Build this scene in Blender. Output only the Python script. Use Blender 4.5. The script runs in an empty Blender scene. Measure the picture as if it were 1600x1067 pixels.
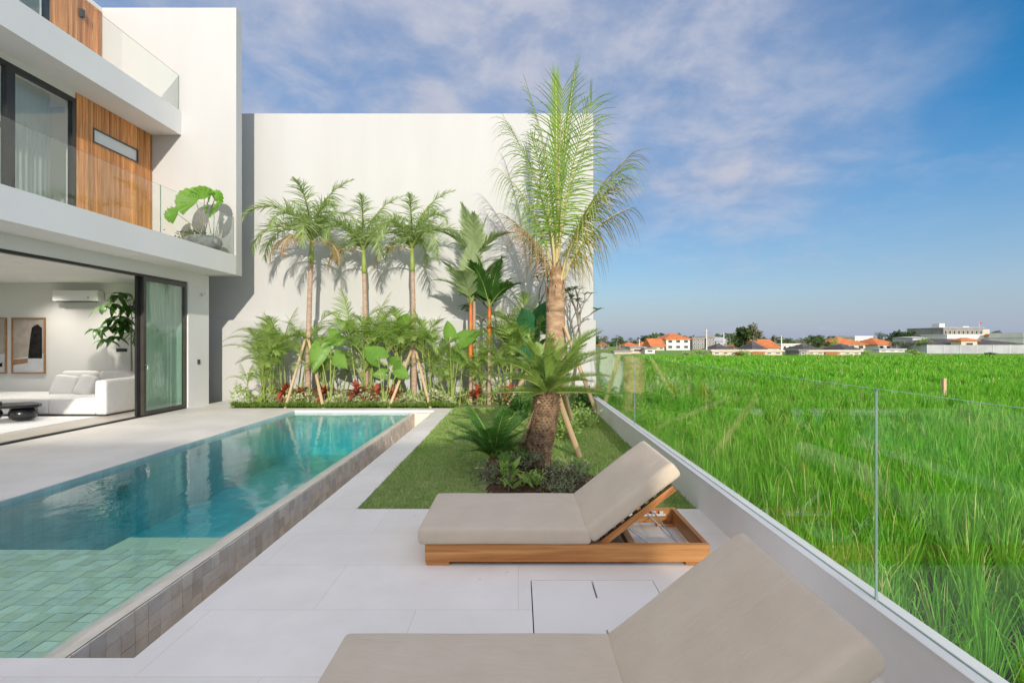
import bpy, bmesh, math, random
import numpy as np
from mathutils import Vector, Matrix, Euler
R = math.radians
rnd = random.Random(7)

# ------------------------------------------------------------------ camera, sky, sun, exposure
sc = bpy.context.scene
COL = sc.collection
CAMH, FPX, VU, VV = 1.57, 800.0, 810.0, 533.0
cam_d = bpy.data.cameras.new('camera')
cam_d.sensor_width = 36.0
cam_d.lens = 18.0
cam_d.shift_x = -10.0 / 1600.0
cam_d.clip_start = 0.05
cam_d.clip_end = 6000
cam = bpy.data.objects.new('camera', cam_d)
cam.location = (0, 0, CAMH)
cam.rotation_euler = (R(90), 0, 0)
COL.objects.link(cam)
sc.camera = cam

SUN_D = Vector((-0.24, 1.0, -0.30)).normalized()
sun_l = bpy.data.lights.new('sun', 'SUN')
sun_l.energy = 2.25
sun_l.angle = R(0.53)
sun_l.color = (1.0, 0.92, 0.80)
sun = bpy.data.objects.new('sun', sun_l)
sun.rotation_euler = SUN_D.to_track_quat('-Z', 'Y').to_euler()
sun.location = (5, -20, 15)
COL.objects.link(sun)

world = bpy.data.worlds.new('World')
sc.world = world
world.use_nodes = True
wt = world.node_tree
for n in list(wt.nodes):
    wt.nodes.remove(n)

def _n(t, kind, **kw):
    n = t.nodes.new(kind)
    for k, v in kw.items():
        if k in n.inputs.keys():
            n.inputs[k].default_value = v
        else:
            setattr(n, k, v)
    return n

def math_node(t, op, a, b=None, clamp=False):
    n = t.nodes.new('ShaderNodeMath')
    n.operation = op
    n.use_clamp = clamp
    for i, x in enumerate((a, b)):
        if x is None:
            continue
        if isinstance(x, (int, float)):
            n.inputs[i].default_value = x
        else:
            t.links.new(x, n.inputs[i])
    return n.outputs[0]

def maprange(t, x, a, b, c=0.0, d=1.0, smooth=True):
    n = t.nodes.new('ShaderNodeMapRange')
    n.interpolation_type = 'SMOOTHSTEP' if smooth else 'LINEAR'
    t.links.new(x, n.inputs[0])
    for i, v in enumerate((a, b, c, d)):
        n.inputs[1 + i].default_value = v
    return n.outputs[0]

def mixrgb(t, fac, a, b, blend='MIX'):
    n = t.nodes.new('ShaderNodeMix')
    n.data_type = 'RGBA'
    n.blend_type = blend
    for sock, x in ((n.inputs[0], fac), (n.inputs[6], a), (n.inputs[7], b)):
        if isinstance(x, (int, float)):
            sock.default_value = x
        elif isinstance(x, (tuple, list)):
            sock.default_value = (*x[:3], 1.0)
        else:
            t.links.new(x, sock)
    return n.outputs[2]

SKY_STRENGTH = 0.15
sky = wt.nodes.new('ShaderNodeTexSky')
sky.sky_type = 'NISHITA'
sky.sun_disc = False
sky.sun_elevation = math.asin(-SUN_D.z)
sky.sun_rotation = math.atan2(-SUN_D.x, -SUN_D.y)
sky.air_density = 1.0
sky.dust_density = 0.6
sky.ozone_density = 2.0
hs = wt.nodes.new('ShaderNodeHueSaturation')
hs.inputs['Saturation'].default_value = 1.6
hs.inputs['Value'].default_value = 0.66
wt.links.new(sky.outputs[0], hs.inputs['Color'])
tc = wt.nodes.new('ShaderNodeTexCoord')
sep = wt.nodes.new('ShaderNodeSeparateXYZ')
wt.links.new(tc.outputs['Generated'], sep.inputs[0])
dx, dy, dz = sep.outputs
den = math_node(wt, 'ADD', math_node(wt, 'MAXIMUM', dz, 0.0), 0.22)
cmb = wt.nodes.new('ShaderNodeCombineXYZ')
wt.links.new(math_node(wt, 'DIVIDE', dx, den), cmb.inputs[0])
wt.links.new(math_node(wt, 'DIVIDE', dy, den), cmb.inputs[1])
n1 = _n(wt, 'ShaderNodeTexNoise', Scale=1.25, Detail=7.0, Roughness=0.55, Distortion=0.35)
wt.links.new(cmb.outputs[0], n1.inputs['Vector'])
n2 = _n(wt, 'ShaderNodeTexNoise', Scale=3.6, Detail=6.0, Roughness=0.6, Distortion=0.2)
wt.links.new(cmb.outputs[0], n2.inputs['Vector'])
cl = math_node(wt, 'ADD', math_node(wt, 'MULTIPLY', n1.outputs[0], 0.6), math_node(wt, 'MULTIPLY', n2.outputs[0], 0.4))
hl = math_node(wt, 'SQRT', math_node(wt, 'ADD', math_node(wt, 'MULTIPLY', dx, dx), math_node(wt, 'MULTIPLY', dy, dy)))
hx = math_node(wt, 'DIVIDE', dx, math_node(wt, 'MAXIMUM', hl, 0.01))
# the cloud bank lies to the left, wisps only to the right
bank = maprange(wt, math_node(wt, 'ADD', hx, math_node(wt, 'MULTIPLY', math_node(wt, 'SUBTRACT', n1.outputs[0], 0.5), 0.45)), 0.70, 0.38)
low = maprange(wt, dz, 0.10, 0.30)
bank = math_node(wt, 'MAXIMUM', math_node(wt, 'MULTIPLY', bank, low), maprange(wt, dz, 0.58, 0.8))  # cloud overhead, out of view, added to lift the ambient light
thr = maprange(wt, cl, 0.36, 0.58)
wisp = math_node(wt, 'MULTIPLY', maprange(wt, cl, 0.50, 0.66), 0.22)
fac = math_node(wt, 'ADD', math_node(wt, 'MULTIPLY', bank, math_node(wt, 'ADD', math_node(wt, 'MULTIPLY', thr, 0.38), 0.58)), wisp, clamp=True)
shade = maprange(wt, n2.outputs[0], 0.35, 0.65)
ccol = mixrgb(wt, shade, (1.5, 1.78, 2.5), (2.2, 2.32, 2.8))
# cloud and haze boosted towards the sun, out of view, to fill the shade
dt = wt.nodes.new('ShaderNodeVectorMath'); dt.operation = 'DOT_PRODUCT'
wt.links.new(tc.outputs['Generated'], dt.inputs[0]); dt.inputs[1].default_value = tuple(-SUN_D)
fill_glow = mixrgb(wt, maprange(wt, dt.outputs['Value'], -0.55, 0.95), (1, 1, 1), (3.5, 3.05, 2.55))
gm = wt.nodes.new('ShaderNodeVectorMath'); gm.operation = 'MULTIPLY'
wt.links.new(ccol, gm.inputs[0]); wt.links.new(fill_glow, gm.inputs[1])
# haze layer along the horizon
hz = wt.nodes.new('ShaderNodeVectorMath'); hz.operation = 'MULTIPLY'
hz.inputs[0].default_value = (1.4, 1.7, 2.5); wt.links.new(fill_glow, hz.inputs[1])
hf = math_node(wt, 'POWER', maprange(wt, dz, 0.43, -0.02, 0.0, 1.0, False), 1.25)
base = mixrgb(wt, math_node(wt, 'MULTIPLY', hf, 0.95), hs.outputs[0], hz.outputs[0])
skycol = mixrgb(wt, fac, base, gm.outputs[0])
bg = wt.nodes.new('ShaderNodeBackground')
bg.inputs[1].default_value = SKY_STRENGTH
wt.links.new(skycol, bg.inputs[0])
wo = wt.nodes.new('ShaderNodeOutputWorld')
wt.links.new(bg.outputs[0], wo.inputs[0])

sc.view_settings.view_transform = 'Standard'
sc.view_settings.look = 'None'
sc.view_settings.exposure = 0.67
sc.view_settings.gamma = 1.0
sc.view_settings.use_curve_mapping = False
sc.cycles.max_bounces = 10
sc.cycles.transparent_max_bounces = 24
sc.cycles.caustics_reflective = False
sc.cycles.caustics_refractive = False
sc.cycles.sample_clamp_indirect = 4.0

# ------------------------------------------------------------------ helpers
def X(u, y): return (u - VU) * y / FPX
def Z(v, y): return CAMH + (VV - v) * y / FPX

class MB:
    """collects geometry; build() links it as one mesh object"""
    def __init__(s):
        s.v, s.f, s.m = [], [], []
    def add(s, vs, fs, m=0):
        o = len(s.v)
        s.v.extend([tuple(p) for p in vs])
        for f in fs:
            s.f.append(tuple(i + o for i in f)); s.m.append(m)
        return s
    def box(s, x0, x1, y0, y1, z0, z1, m=0):
        vs = [(x, y, z) for z in (z0, z1) for y in (y0, y1) for x in (x0, x1)]
        return s.add(vs, [(0, 2, 3, 1), (4, 5, 7, 6), (0, 1, 5, 4), (2, 6, 7, 3), (0, 4, 6, 2), (1, 3, 7, 5)], m)
    def tube(s, pts, radii, n=8, m=0, cap=True):
        pts = [Vector(p) for p in pts]
        if isinstance(radii, (int, float)): radii = [radii] * len(pts)
        vs, fs = [], []
        up = Vector((0, 0, 1))
        for i, p in enumerate(pts):
            t = (pts[min(i + 1, len(pts) - 1)] - pts[max(i - 1, 0)]).normalized()
            a = t.cross(up)
            if a.length < 0.05: a = t.cross(Vector((1, 0, 0)))
            a.normalize(); b = t.cross(a).normalized()
            for k in range(n):
                th = 2 * math.pi * k / n
                vs.append(p + (a * math.cos(th) + b * math.sin(th)) * radii[i])
        for i in range(len(pts) - 1):
            for k in range(n):
                q = (k + 1) % n
                fs.append((i * n + k, (i + 1) * n + k, (i + 1) * n + q, i * n + q))
        if cap:
            fs.append(tuple(range(n))); fs.append(tuple((len(pts) - 1) * n + k for k in reversed(range(n))))
        return s.add(vs, fs, m)
    def lathe(s, prof, n=20, c=(0, 0, 0), m=0, sx=1, sy=1):
        vs = [(c[0] + r * sx * math.cos(2 * math.pi * k / n), c[1] + r * sy * math.sin(2 * math.pi * k / n), c[2] + z) for r, z in prof for k in range(n)]
        fs = [(i * n + k, i * n + (k + 1) % n, (i + 1) * n + (k + 1) % n, (i + 1) * n + k) for i in range(len(prof) - 1) for k in range(n)]
        fs.append(tuple(reversed(range(n)))); fs.append(tuple((len(prof) - 1) * n + k for k in range(n)))
        return s.add(vs, fs, m)
    def leaf(s, o, d, up, L, W, droop=0.0, n=3, prof=None, fold=0.0, m=0):
        o, d, up = Vector(o), Vector(d).normalized(), Vector(up)
        side = d.cross(up)
        if side.length < 1e-3: side = d.cross(Vector((1, 0.3, 0)))
        side.normalize(); nor = side.cross(d).normalized()
        vs, fs = [], []
        for i in range(n + 1):
            t = i / n
            p = o + d * (L * t) + Vector((0, 0, -droop * L * t * t))
            w = W * (prof(t) if prof else (math.sin(math.pi * min(1, 0.12 + 0.88 * t)) ** 0.7 if t < 1 else 0.02))
            if fold:
                vs += [p - side * w + nor * (w * fold), p, p + side * w + nor * (w * fold)]
            else:
                vs += [p - side * w, p + side * w]
        k = 3 if fold else 2
        for i in range(n):
            for j in range(k - 1):
                a = i * k + j
                fs.append((a, a + 1, a + k + 1, a + k))
        return s.add(vs, fs, m)
    def mesh(s, name, mats, smooth=False):
        me = bpy.data.meshes.new(name)
        me.from_pydata(s.v, [], s.f)
        for mt in (mats if isinstance(mats, (list, tuple)) else [mats]):
            me.materials.append(mt)
        if any(s.m): me.polygons.foreach_set('material_index', s.m)
        if smooth: me.polygons.foreach_set('use_smooth', [True] * len(me.polygons))
        me.update()
        return me
    def build(s, name, mats, parent=None, smooth=False):
        return link(name, s.mesh(name, mats, smooth), parent)

def link(name, data, parent=None, loc=None, rot=None):
    o = bpy.data.objects.new(name, data)
    COL.objects.link(o)
    if parent: o.parent = parent
    if loc is not None: o.location = loc
    if rot is not None: o.rotation_euler = rot
    return o

def tag(o, label, cat=None, group=None, kind=None):
    if label: o['label'] = label
    if cat: o['category'] = cat
    if group: o['group'] = group
    if kind: o['kind'] = kind
    return o

def thing(name, label, cat, loc=(0, 0, 0), rz=0.0, group=None):
    return tag(link(name, None, None, loc, (0, 0, rz)), label, cat, group)

def struct(o): o['kind'] = 'structure'; return o
def stuff(o): o['kind'] = 'stuff'; return o

def B(name, dims, mat, parent=None, bevel=0.0):
    """one box part, edges softened when bevel is given; several boxes if dims is a list"""
    mb = MB()
    for d in (dims if isinstance(dims, list) else [dims]): mb.box(*d)
    o = mb.build(name, mat, parent)
    if bevel:
        bv = o.modifiers.new('bevel', 'BEVEL'); bv.width = bevel; bv.segments = 2
    return o

def cushion_mesh(name, mat, sx, sy, sz, r, puff=0.012, nx=18, ny=10):
    """soft rounded slab, origin at its lower corner"""
    bm = bmesh.new()
    bmesh.ops.create_cube(bm, size=1.0)
    for v in bm.verts: v.co = Vector(((v.co.x + .5) * sx, (v.co.y + .5) * sy, (v.co.z + .5) * sz))
    bmesh.ops.bevel(bm, geom=list(bm.edges), offset=r, segments=4, affect='EDGES', profile=0.6)
    bmesh.ops.subdivide_edges(bm, edges=[e for e in bm.edges if e.calc_length() > min(sx, sy) * .5], cuts=9, use_grid_fill=True)
    q = random.Random(int(sx * 1000 + sy * 10))
    ph = [q.uniform(0, 6) for _ in range(6)]
    for v in bm.verts:
        a, b = v.co.x / sx, v.co.y / sy
        dome = (max(0, a * (1 - a) * 4) * max(0, b * (1 - b) * 4)) ** 0.4
        if v.co.z > sz * .6:
            v.co.z += puff * dome + 0.0025 * math.sin(9 * v.co.x + ph[0]) * math.sin(11 * v.co.y + ph[1])
        s_ = math.sin(math.pi * min(1, max(0, v.co.z / sz)))
        if a < .1: v.co.x -= .006 * s_
        if a > .9: v.co.x += .006 * s_
        if b < .1: v.co.y -= .006 * s_ + .002 * math.sin(7 * v.co.x + ph[2])
        if b > .9: v.co.y += .006 * s_
    me = bpy.data.meshes.new(name)
    bm.to_mesh(me); bm.free()
    me.materials.append(mat)
    me.polygons.foreach_set('use_smooth', [True] * len(me.polygons))
    return me

def np_mesh(name, V, F, mats, mi=None):
    """large triangle/quad soup from numpy arrays (all faces the same size)"""
    me = bpy.data.meshes.new(name)
    nv, nf, k = len(V), len(F), F.shape[1]
    me.vertices.add(nv); me.vertices.foreach_set('co', V.astype(np.float32).ravel())
    me.loops.add(nf * k); me.loops.foreach_set('vertex_index', F.astype(np.int32).ravel())
    me.polygons.add(nf)
    me.polygons.foreach_set('loop_start', np.arange(0, nf * k, k, dtype=np.int32))
    for m in mats: me.materials.append(m)
    if mi is not None: me.polygons.foreach_set('material_index', mi.astype(np.int32))
    me.update(calc_edges=True)
    return me

# ------------------------------------------------------------------ materials
MATS = {}
def new_mat(name):
    m = bpy.data.materials.new(name); m.use_nodes = True
    t = m.node_tree
    for n in list(t.nodes): t.nodes.remove(n)
    out = t.nodes.new('ShaderNodeOutputMaterial')
    MATS[name] = m
    return m, t, out

def pbsdf(t, out, rough=0.6, spec=0.5, metal=0.0):
    p = t.nodes.new('ShaderNodeBsdfPrincipled')
    p.inputs['Roughness'].default_value = rough
    p.inputs['Specular IOR Level'].default_value = spec
    p.inputs['Metallic'].default_value = metal
    t.links.new(p.outputs[0], out.inputs[0])
    return p

def coords(t, scale=(1, 1, 1), kind='Object'):
    c = t.nodes.new('ShaderNodeTexCoord')
    mp = t.nodes.new('ShaderNodeMapping')
    mp.inputs['Scale'].default_value = scale
    t.links.new(c.outputs[kind], mp.inputs[0])
    return mp.outputs[0]

def noise(t, vec, scale, detail=4.0, rough=0.55, dist=0.0):
    n = _n(t, 'ShaderNodeTexNoise', Scale=scale, Detail=detail, Roughness=rough, Distortion=dist)
    t.links.new(vec, n.inputs['Vector'])
    return n.outputs[0]

def bump(t, p, h, strength=0.2, dist=0.01):
    b = _n(t, 'ShaderNodeBump', Strength=strength, Distance=dist)
    t.links.new(h, b.inputs['Height'])
    t.links.new(b.outputs[0], p.inputs['Normal'])

def mottled(name, c1, c2, scale=3.0, rough=0.7, spec=0.3, bscale=0, bstr=0.15, bdist=0.004, obj_rand=0.0, kind='Object', detail=5.0, stretch=(1, 1, 1), metal=0.0):
    m, t, out = new_mat(name)
    p = pbsdf(t, out, rough, spec, metal)
    vec = coords(t, stretch, kind)
    f = maprange(t, noise(t, vec, scale, detail), 0.3, 0.7)
    c = mixrgb(t, f, c1, c2)
    if obj_rand:
        oi = t.nodes.new('ShaderNodeObjectInfo')
        v = maprange(t, oi.outputs['Random'], 0, 1, 1 - obj_rand, 1 + obj_rand, False)
        h = t.nodes.new('ShaderNodeHueSaturation')
        t.links.new(v, h.inputs['Value']); t.links.new(c, h.inputs['Color'])
        h.inputs['Saturation'].default_value = 1.0
        c = h.outputs[0]
    t.links.new(c, p.inputs['Base Color'])
    if bscale: bump(t, p, noise(t, vec, bscale, 6.0, 0.6), bstr, bdist)
    return m

def leafmat(name, ca, cb, rough=0.45, trans=0.35, tip=None, patch=None):
    """leaf: colour differs from leaf to leaf and along the noise of the plant; light passes through"""
    m, t, out = new_mat(name)
    g = t.nodes.new('ShaderNodeNewGeometry')
    oi = t.nodes.new('ShaderNodeObjectInfo')
    f = math_node(t, 'ADD', math_node(t, 'MULTIPLY', g.outputs['Random Per Island'], 0.6), math_node(t, 'MULTIPLY', oi.outputs['Random'], 0.4))
    c = mixrgb(t, f, ca, cb)
    if tip:
        nz = noise(t, coords(t, (1, 1, 1)), 2.2, 3.0)
        c = mixrgb(t, maprange(t, nz, 0.55, 0.72), c, tip)
    if patch:      # stands of the crop differ in ripeness
        nz = noise(t, coords(t, (1, 1, 1)), patch[0], 4.0, 0.6)
        c = mixrgb(t, maprange(t, nz, 0.40, 0.66, 0.0, patch[2]), c, patch[1])
    p = t.nodes.new('ShaderNodeBsdfPrincipled')
    p.inputs['Roughness'].default_value = rough
    p.inputs['Specular IOR Level'].default_value = 0.35
    t.links.new(c, p.inputs['Base Color'])
    tr = t.nodes.new('ShaderNodeBsdfTranslucent')
    t.links.new(mixrgb(t, 1.0, c, (1.15, 1.25, 0.6), 'MULTIPLY'), tr.inputs[0])
    mx = t.nodes.new('ShaderNodeMixShader')
    mx.inputs[0].default_value = trans
    t.links.new(p.outputs[0], mx.inputs[1]); t.links.new(tr.outputs[0], mx.inputs[2])
    t.links.new(mx.outputs[0], out.inputs[0])
    return m

def wood(name, c_dark, c_mid, c_light, axis=0, scale=1.0, rough=0.5, rand=0.18):
    m, t, out = new_mat(name)
    p = pbsdf(t, out, rough, 0.35)
    st = [9.0, 9.0, 9.0]; st[axis] = 0.55
    oi = t.nodes.new('ShaderNodeObjectInfo')
    tcn = t.nodes.new('ShaderNodeTexCoord')
    off = t.nodes.new('ShaderNodeVectorMath'); off.operation = 'ADD'
    cx = t.nodes.new('ShaderNodeCombineXYZ')
    for i in range(3): t.links.new(math_node(t, 'MULTIPLY', oi.outputs['Random'], 37.0 + 11 * i), cx.inputs[i])
    t.links.new(tcn.outputs['Object'], off.inputs[0]); t.links.new(cx.outputs[0], off.inputs[1])
    mp = t.nodes.new('ShaderNodeMapping'); mp.inputs['Scale'].default_value = [s * scale for s in st]
    t.links.new(off.outputs[0], mp.inputs[0])
    a = noise(t, mp.outputs[0], 1.3, 5.0, 0.6, 0.6)
    st2 = [70.0, 70.0, 70.0]; st2[axis] = 1.6
    mp2 = t.nodes.new('ShaderNodeMapping'); mp2.inputs['Scale'].default_value = [s * scale for s in st2]
    t.links.new(off.outputs[0], mp2.inputs[0])
    b = noise(t, mp2.outputs[0], 1.0, 4.0, 0.6)
    c = mixrgb(t, maprange(t, a, 0.28, 0.72), c_dark, c_light)
    c = mixrgb(t, math_node(t, 'MULTIPLY', maprange(t, b, 0.45, 0.75), 0.45), c, c_mid)
    h = t.nodes.new('ShaderNodeHueSaturation')
    t.links.new(maprange(t, oi.outputs['Random'], 0, 1, 1 - rand, 1 + rand, False), h.inputs['Value'])
    t.links.new(c, h.inputs['Color'])
    t.links.new(h.outputs[0], p.inputs['Base Color'])
    bump(t, p, b, 0.12, 0.002)
    return m

def glassmat(name, tint=(0.96, 0.985, 0.97), f0=0.034, grough=0.0, gcol=(1, 1, 1)):
    """thin clear pane: Schlick mix of straight transmission and mirror reflection, the same on both faces"""
    m, t, out = new_mat(name)
    lw = t.nodes.new('ShaderNodeLayerWeight'); lw.inputs[0].default_value = 0.5
    f = math_node(t, 'ADD', math_node(t, 'MULTIPLY', math_node(t, 'POWER', lw.outputs['Facing'], 5.0), 1 - f0), f0, clamp=True)
    tr = t.nodes.new('ShaderNodeBsdfTransparent'); tr.inputs[0].default_value = (*tint, 1)
    gl = t.nodes.new('ShaderNodeBsdfGlossy'); gl.inputs['Roughness'].default_value = grough; gl.inputs[0].default_value = (*gcol, 1)
    mx = t.nodes.new('ShaderNodeMixShader')
    t.links.new(f, mx.inputs[0]); t.links.new(tr.outputs[0], mx.inputs[1]); t.links.new(gl.outputs[0], mx.inputs[2])
    t.links.new(mx.outputs[0], out.inputs[0])
    return m

def emit(name, col, s):
    m, t, out = new_mat(name)
    e = t.nodes.new('ShaderNodeEmission'); e.inputs[0].default_value = (*col, 1); e.inputs[1].default_value = s
    t.links.new(e.outputs[0], out.inputs[0])
    return m

M = {}
M['white'] = mottled('white_render', (0.79, 0.78, 0.765), (0.82, 0.81, 0.795), 0.9, 0.75, 0.2, 140, 0.12, 0.002)
M['white_sunlit'] = mottled('white_darkened_for_sun', (0.54, 0.538, 0.526), (0.572, 0.572, 0.562), 0.9, 0.8, 0.2, 90, 0.12, 0.003, stretch=(1, 1, .22), detail=7.0)  # same white as the slabs, darkened for the walls in full sun
M['soffit'] = mottled('soffit_paint', (0.78, 0.765, 0.73), (0.8, 0.785, 0.755), 1.0, 0.8, 0.2)
M['room'] = mottled('room_paint', (0.74, 0.73, 0.70), (0.76, 0.75, 0.72), 1.0, 0.8, 0.2)
M['wallw'] = mottled('boundary_wall_render', (0.78, 0.765, 0.735), (0.84, 0.825, 0.80), 1.6, 0.75, 0.2, 60, 0.15, 0.003)
M['black'] = mottled('black_metal', (0.02, 0.02, 0.021), (0.028, 0.027, 0.027), 5, 0.4, 0.5)
M['bronze'] = mottled('dark_bronze_metal', (0.055, 0.05, 0.043), (0.07, 0.063, 0.055), 5, 0.38, 0.5)
M['glass'] = glassmat('clear_glass')
M['doorglass'] = glassmat('door_glass', (0.80, 0.93, 0.87), 0.08)
M['edge'] = mottled('polished_glass_edge', (0.22, 0.33, 0.29), (0.3, 0.42, 0.38), 4, 0.25, 0.5)
M['steel'] = mottled('brushed_steel', (0.55, 0.55, 0.55), (0.65, 0.65, 0.64), 30, 0.3, 0.5, metal=1.0)
M['fabric'] = None
M['tile_floor'] = mottled('room_floor_stone', (0.50, 0.46, 0.40), (0.56, 0.52, 0.46), 1.5, 0.45, 0.4)
M['rug'] = mottled('pale_rug', (0.72, 0.72, 0.72), (0.78, 0.78, 0.78), 40, 0.95, 0.1, 300, 0.5, 0.004)
M['sofa'] = mottled('sofa_fabric', (0.66, 0.645, 0.63), (0.70, 0.69, 0.675), 14, 0.9, 0.1, 260, 0.3, 0.002)
M['soil'] = mottled('dark_soil', (0.05, 0.028, 0.018), (0.13, 0.075, 0.05), 14, 0.95, 0.1, 40, 0.8, 0.03)
M['lawnbase'] = mottled('lawn_soil', (0.19, 0.25, 0.08), (0.32, 0.35, 0.15), 9, 0.95, 0.1, 60, 0.6, 0.02)
M['paddy'] = mottled('paddy_mud', (0.022, 0.04, 0.012), (0.05, 0.075, 0.02), 2, 0.8, 0.2, 20, 0.4, 0.03)
M['ground'] = mottled('open_ground', (0.16, 0.28, 0.06), (0.24, 0.34, 0.10), 0.05, 0.95, 0.1)
M['teak_x'] = wood('teak_lengthwise', (0.40, 0.155, 0.04), (0.26, 0.085, 0.02), (0.70, 0.35, 0.125), 0)
M['teak_y'] = wood('teak_crosswise', (0.40, 0.155, 0.04), (0.26, 0.085, 0.02), (0.70, 0.35, 0.125), 1)
M['plank'] = wood('timber_cladding', (0.52, 0.19, 0.055), (0.36, 0.12, 0.034), (0.86, 0.42, 0.165), 2, 1.0, 0.55, 0.24)
M['darkwood'] = mottled('dark_slat', (0.03, 0.022, 0.016), (0.045, 0.03, 0.02), 8, 0.6)
M['stake'] = wood('stake_timber', (0.50, 0.34, 0.19), (0.42, 0.28, 0.15), (0.66, 0.49, 0.30), 2, 1.0, 0.75, 0.1)
M['trunk'] = mottled('palm_trunk_bark', (0.42, 0.29, 0.21), (0.58, 0.42, 0.32), 6, 0.85, 0.15, 30, 0.6, 0.02, stretch=(1, 1, 5))
M['shaft'] = mottled('green_crownshaft', (0.22, 0.30, 0.06), (0.36, 0.42, 0.12), 3, 0.5, 0.4)
M['orange'] = mottled('orange_crownshaft', (0.62, 0.13, 0.015), (0.72, 0.24, 0.03), 3, 0.4, 0.4)
M['cocobark'] = mottled('coconut_bark', (0.34, 0.20, 0.12), (0.62, 0.43, 0.27), 3.5, 0.85, 0.15, 22, 0.8, 0.03, stretch=(1, 1, 3))
M['petiole'] = mottled('pale_petiole', (0.55, 0.46, 0.22), (0.72, 0.60, 0.33), 4, 0.5, 0.3)
M['cycadbark'] = mottled('cycad_bark', (0.15, 0.095, 0.055), (0.34, 0.23, 0.14), 9, 0.95, 0.1, 28, 1.0, 0.03)
M['leaf'] = leafmat('palm_leaf', (0.23, 0.34, 0.11), (0.46, 0.55, 0.26))
M['leaf_dry'] = leafmat('dry_palm_leaf', (0.34, 0.20, 0.09), (0.48, 0.33, 0.16), 0.7, 0.3)
M['leaf_grey'] = leafmat('silver_green_palm_leaf', (0.34, 0.45, 0.22), (0.54, 0.62, 0.38))
M['leaf_coco'] = leafmat('coconut_leaf', (0.20, 0.36, 0.045), (0.42, 0.56, 0.15))
M['leaf_yel'] = leafmat('yellowing_coconut_leaf', (0.34, 0.30, 0.08), (0.52, 0.38, 0.15), 0.55, 0.3)
M['leaf_areca'] = leafmat('areca_leaf', (0.24, 0.41, 0.07), (0.50, 0.62, 0.22))
M['leaf_cyc'] = leafmat('cycad_leaf', (0.18, 0.32, 0.055), (0.36, 0.46, 0.14), 0.45, 0.25)
M['leaf_dark'] = leafmat('dark_shrub_leaf', (0.05, 0.16, 0.03), (0.14, 0.30, 0.06))
M['leaf_teal'] = leafmat('dark_broad_leaf', (0.03, 0.13, 0.06), (0.06, 0.20, 0.07), 0.35, 0.2)
M['leaf_big'] = leafmat('elephant_ear_leaf', (0.16, 0.38, 0.05), (0.30, 0.50, 0.11), 0.4, 0.4)
M['leaf_red'] = leafmat('red_ti_leaf', (0.34, 0.05, 0.035), (0.58, 0.16, 0.08), 0.4, 0.3)
M['leaf_var'] = leafmat('variegated_leaf', (0.20, 0.30, 0.08), (0.78, 0.78, 0.50), 0.5, 0.3)
M['leaf_grass'] = leafmat('border_grass', (0.09, 0.19, 0.02), (0.18, 0.30, 0.04), 0.6, 0.35)
M['leaf_lawn'] = leafmat('lawn_grass', (0.14, 0.33, 0.045), (0.38, 0.50, 0.16), 0.8, 0.3, patch=(1.7, (0.40, 0.44, 0.18), 0.5))
M['leaf_rice'] = leafmat('rice_leaf', (0.04, 0.27, 0.012), (0.26, 0.62, 0.04), 0.5, 0.4, patch=(0.35, (0.34, 0.54, 0.08), 0.28))
M['rice_head'] = leafmat('rice_panicle', (0.42, 0.46, 0.13), (0.62, 0.60, 0.26), 0.7, 0.3)
M['leaf_indoor'] = leafmat('indoor_tree_leaf', (0.03, 0.11, 0.012), (0.08, 0.20, 0.02), 0.35, 0.2)
M['leaf_far'] = leafmat('far_tree_leaf', (0.045, 0.09, 0.03), (0.12, 0.17, 0.06), 0.7, 0.2)
M['leaf_farpale'] = leafmat('far_pale_tree_leaf', (0.22, 0.22, 0.14), (0.34, 0.33, 0.23), 0.8, 0.2)
M['bark'] = mottled('grey_bark', (0.20, 0.17, 0.14), (0.34, 0.30, 0.25), 6, 0.9, 0.1, 20, 0.5, 0.02)
M['pot'] = mottled('grey_stone_pot', (0.16, 0.16, 0.15), (0.42, 0.42, 0.40), 5, 0.6, 0.3, 20, 0.4, 0.01)
M['plaster_ac'] = mottled('white_plastic', (0.78, 0.78, 0.77), (0.8, 0.8, 0.79), 2, 0.35, 0.5)
M['blackgloss'] = mottled('black_lacquer', (0.012, 0.012, 0.014), (0.018, 0.018, 0.02), 3, 0.25, 0.5)
M['oak'] = mottled('oak_frame', (0.30, 0.16, 0.08), (0.36, 0.2, 0.1), 8, 0.5)
M['lamp'] = emit('downlight_glow', (1.0, 0.86, 0.68), 3.0)
M['roof_o'] = mottled('orange_roof_tile', (0.55, 0.17, 0.06), (0.72, 0.26, 0.10), 0.8, 0.8, 0.1, 6, 0.4, 0.1)
M['roof_d'] = mottled('dark_roof_tile', (0.085, 0.08, 0.075), (0.14, 0.13, 0.125), 0.8, 0.8, 0.1)
M['fw'] = mottled('far_white_wall', (0.70, 0.67, 0.63), (0.78, 0.75, 0.72), 0.4, 0.8, 0.1)
M['fcream'] = mottled('far_cream_wall', (0.62, 0.50, 0.38), (0.70, 0.58, 0.46), 0.4, 0.8, 0.1)
M['fgrey'] = mottled('far_grey_wall', (0.40, 0.40, 0.41), (0.50, 0.50, 0.51), 0.2, 0.8, 0.1)
M['fconc'] = mottled('far_concrete', (0.24, 0.22, 0.21), (0.33, 0.31, 0.30), 0.3, 0.9, 0.1)
M['fconc2'] = mottled('weathered_pale_wall', (0.34, 0.35, 0.36), (0.44, 0.45, 0.46), 0.3, 0.85, 0.1)
M['fwin'] = mottled('far_window', (0.04, 0.05, 0.06), (0.06, 0.07, 0.085), 1, 0.2, 0.5)
M['fgate'] = mottled('far_timber_gate', (0.35, 0.13, 0.05), (0.45, 0.2, 0.09), 0.8, 0.7)
M['flagred'] = mottled('red_cloth', (0.55, 0.04, 0.04), (0.6, 0.06, 0.06), 2, 0.8)
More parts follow.
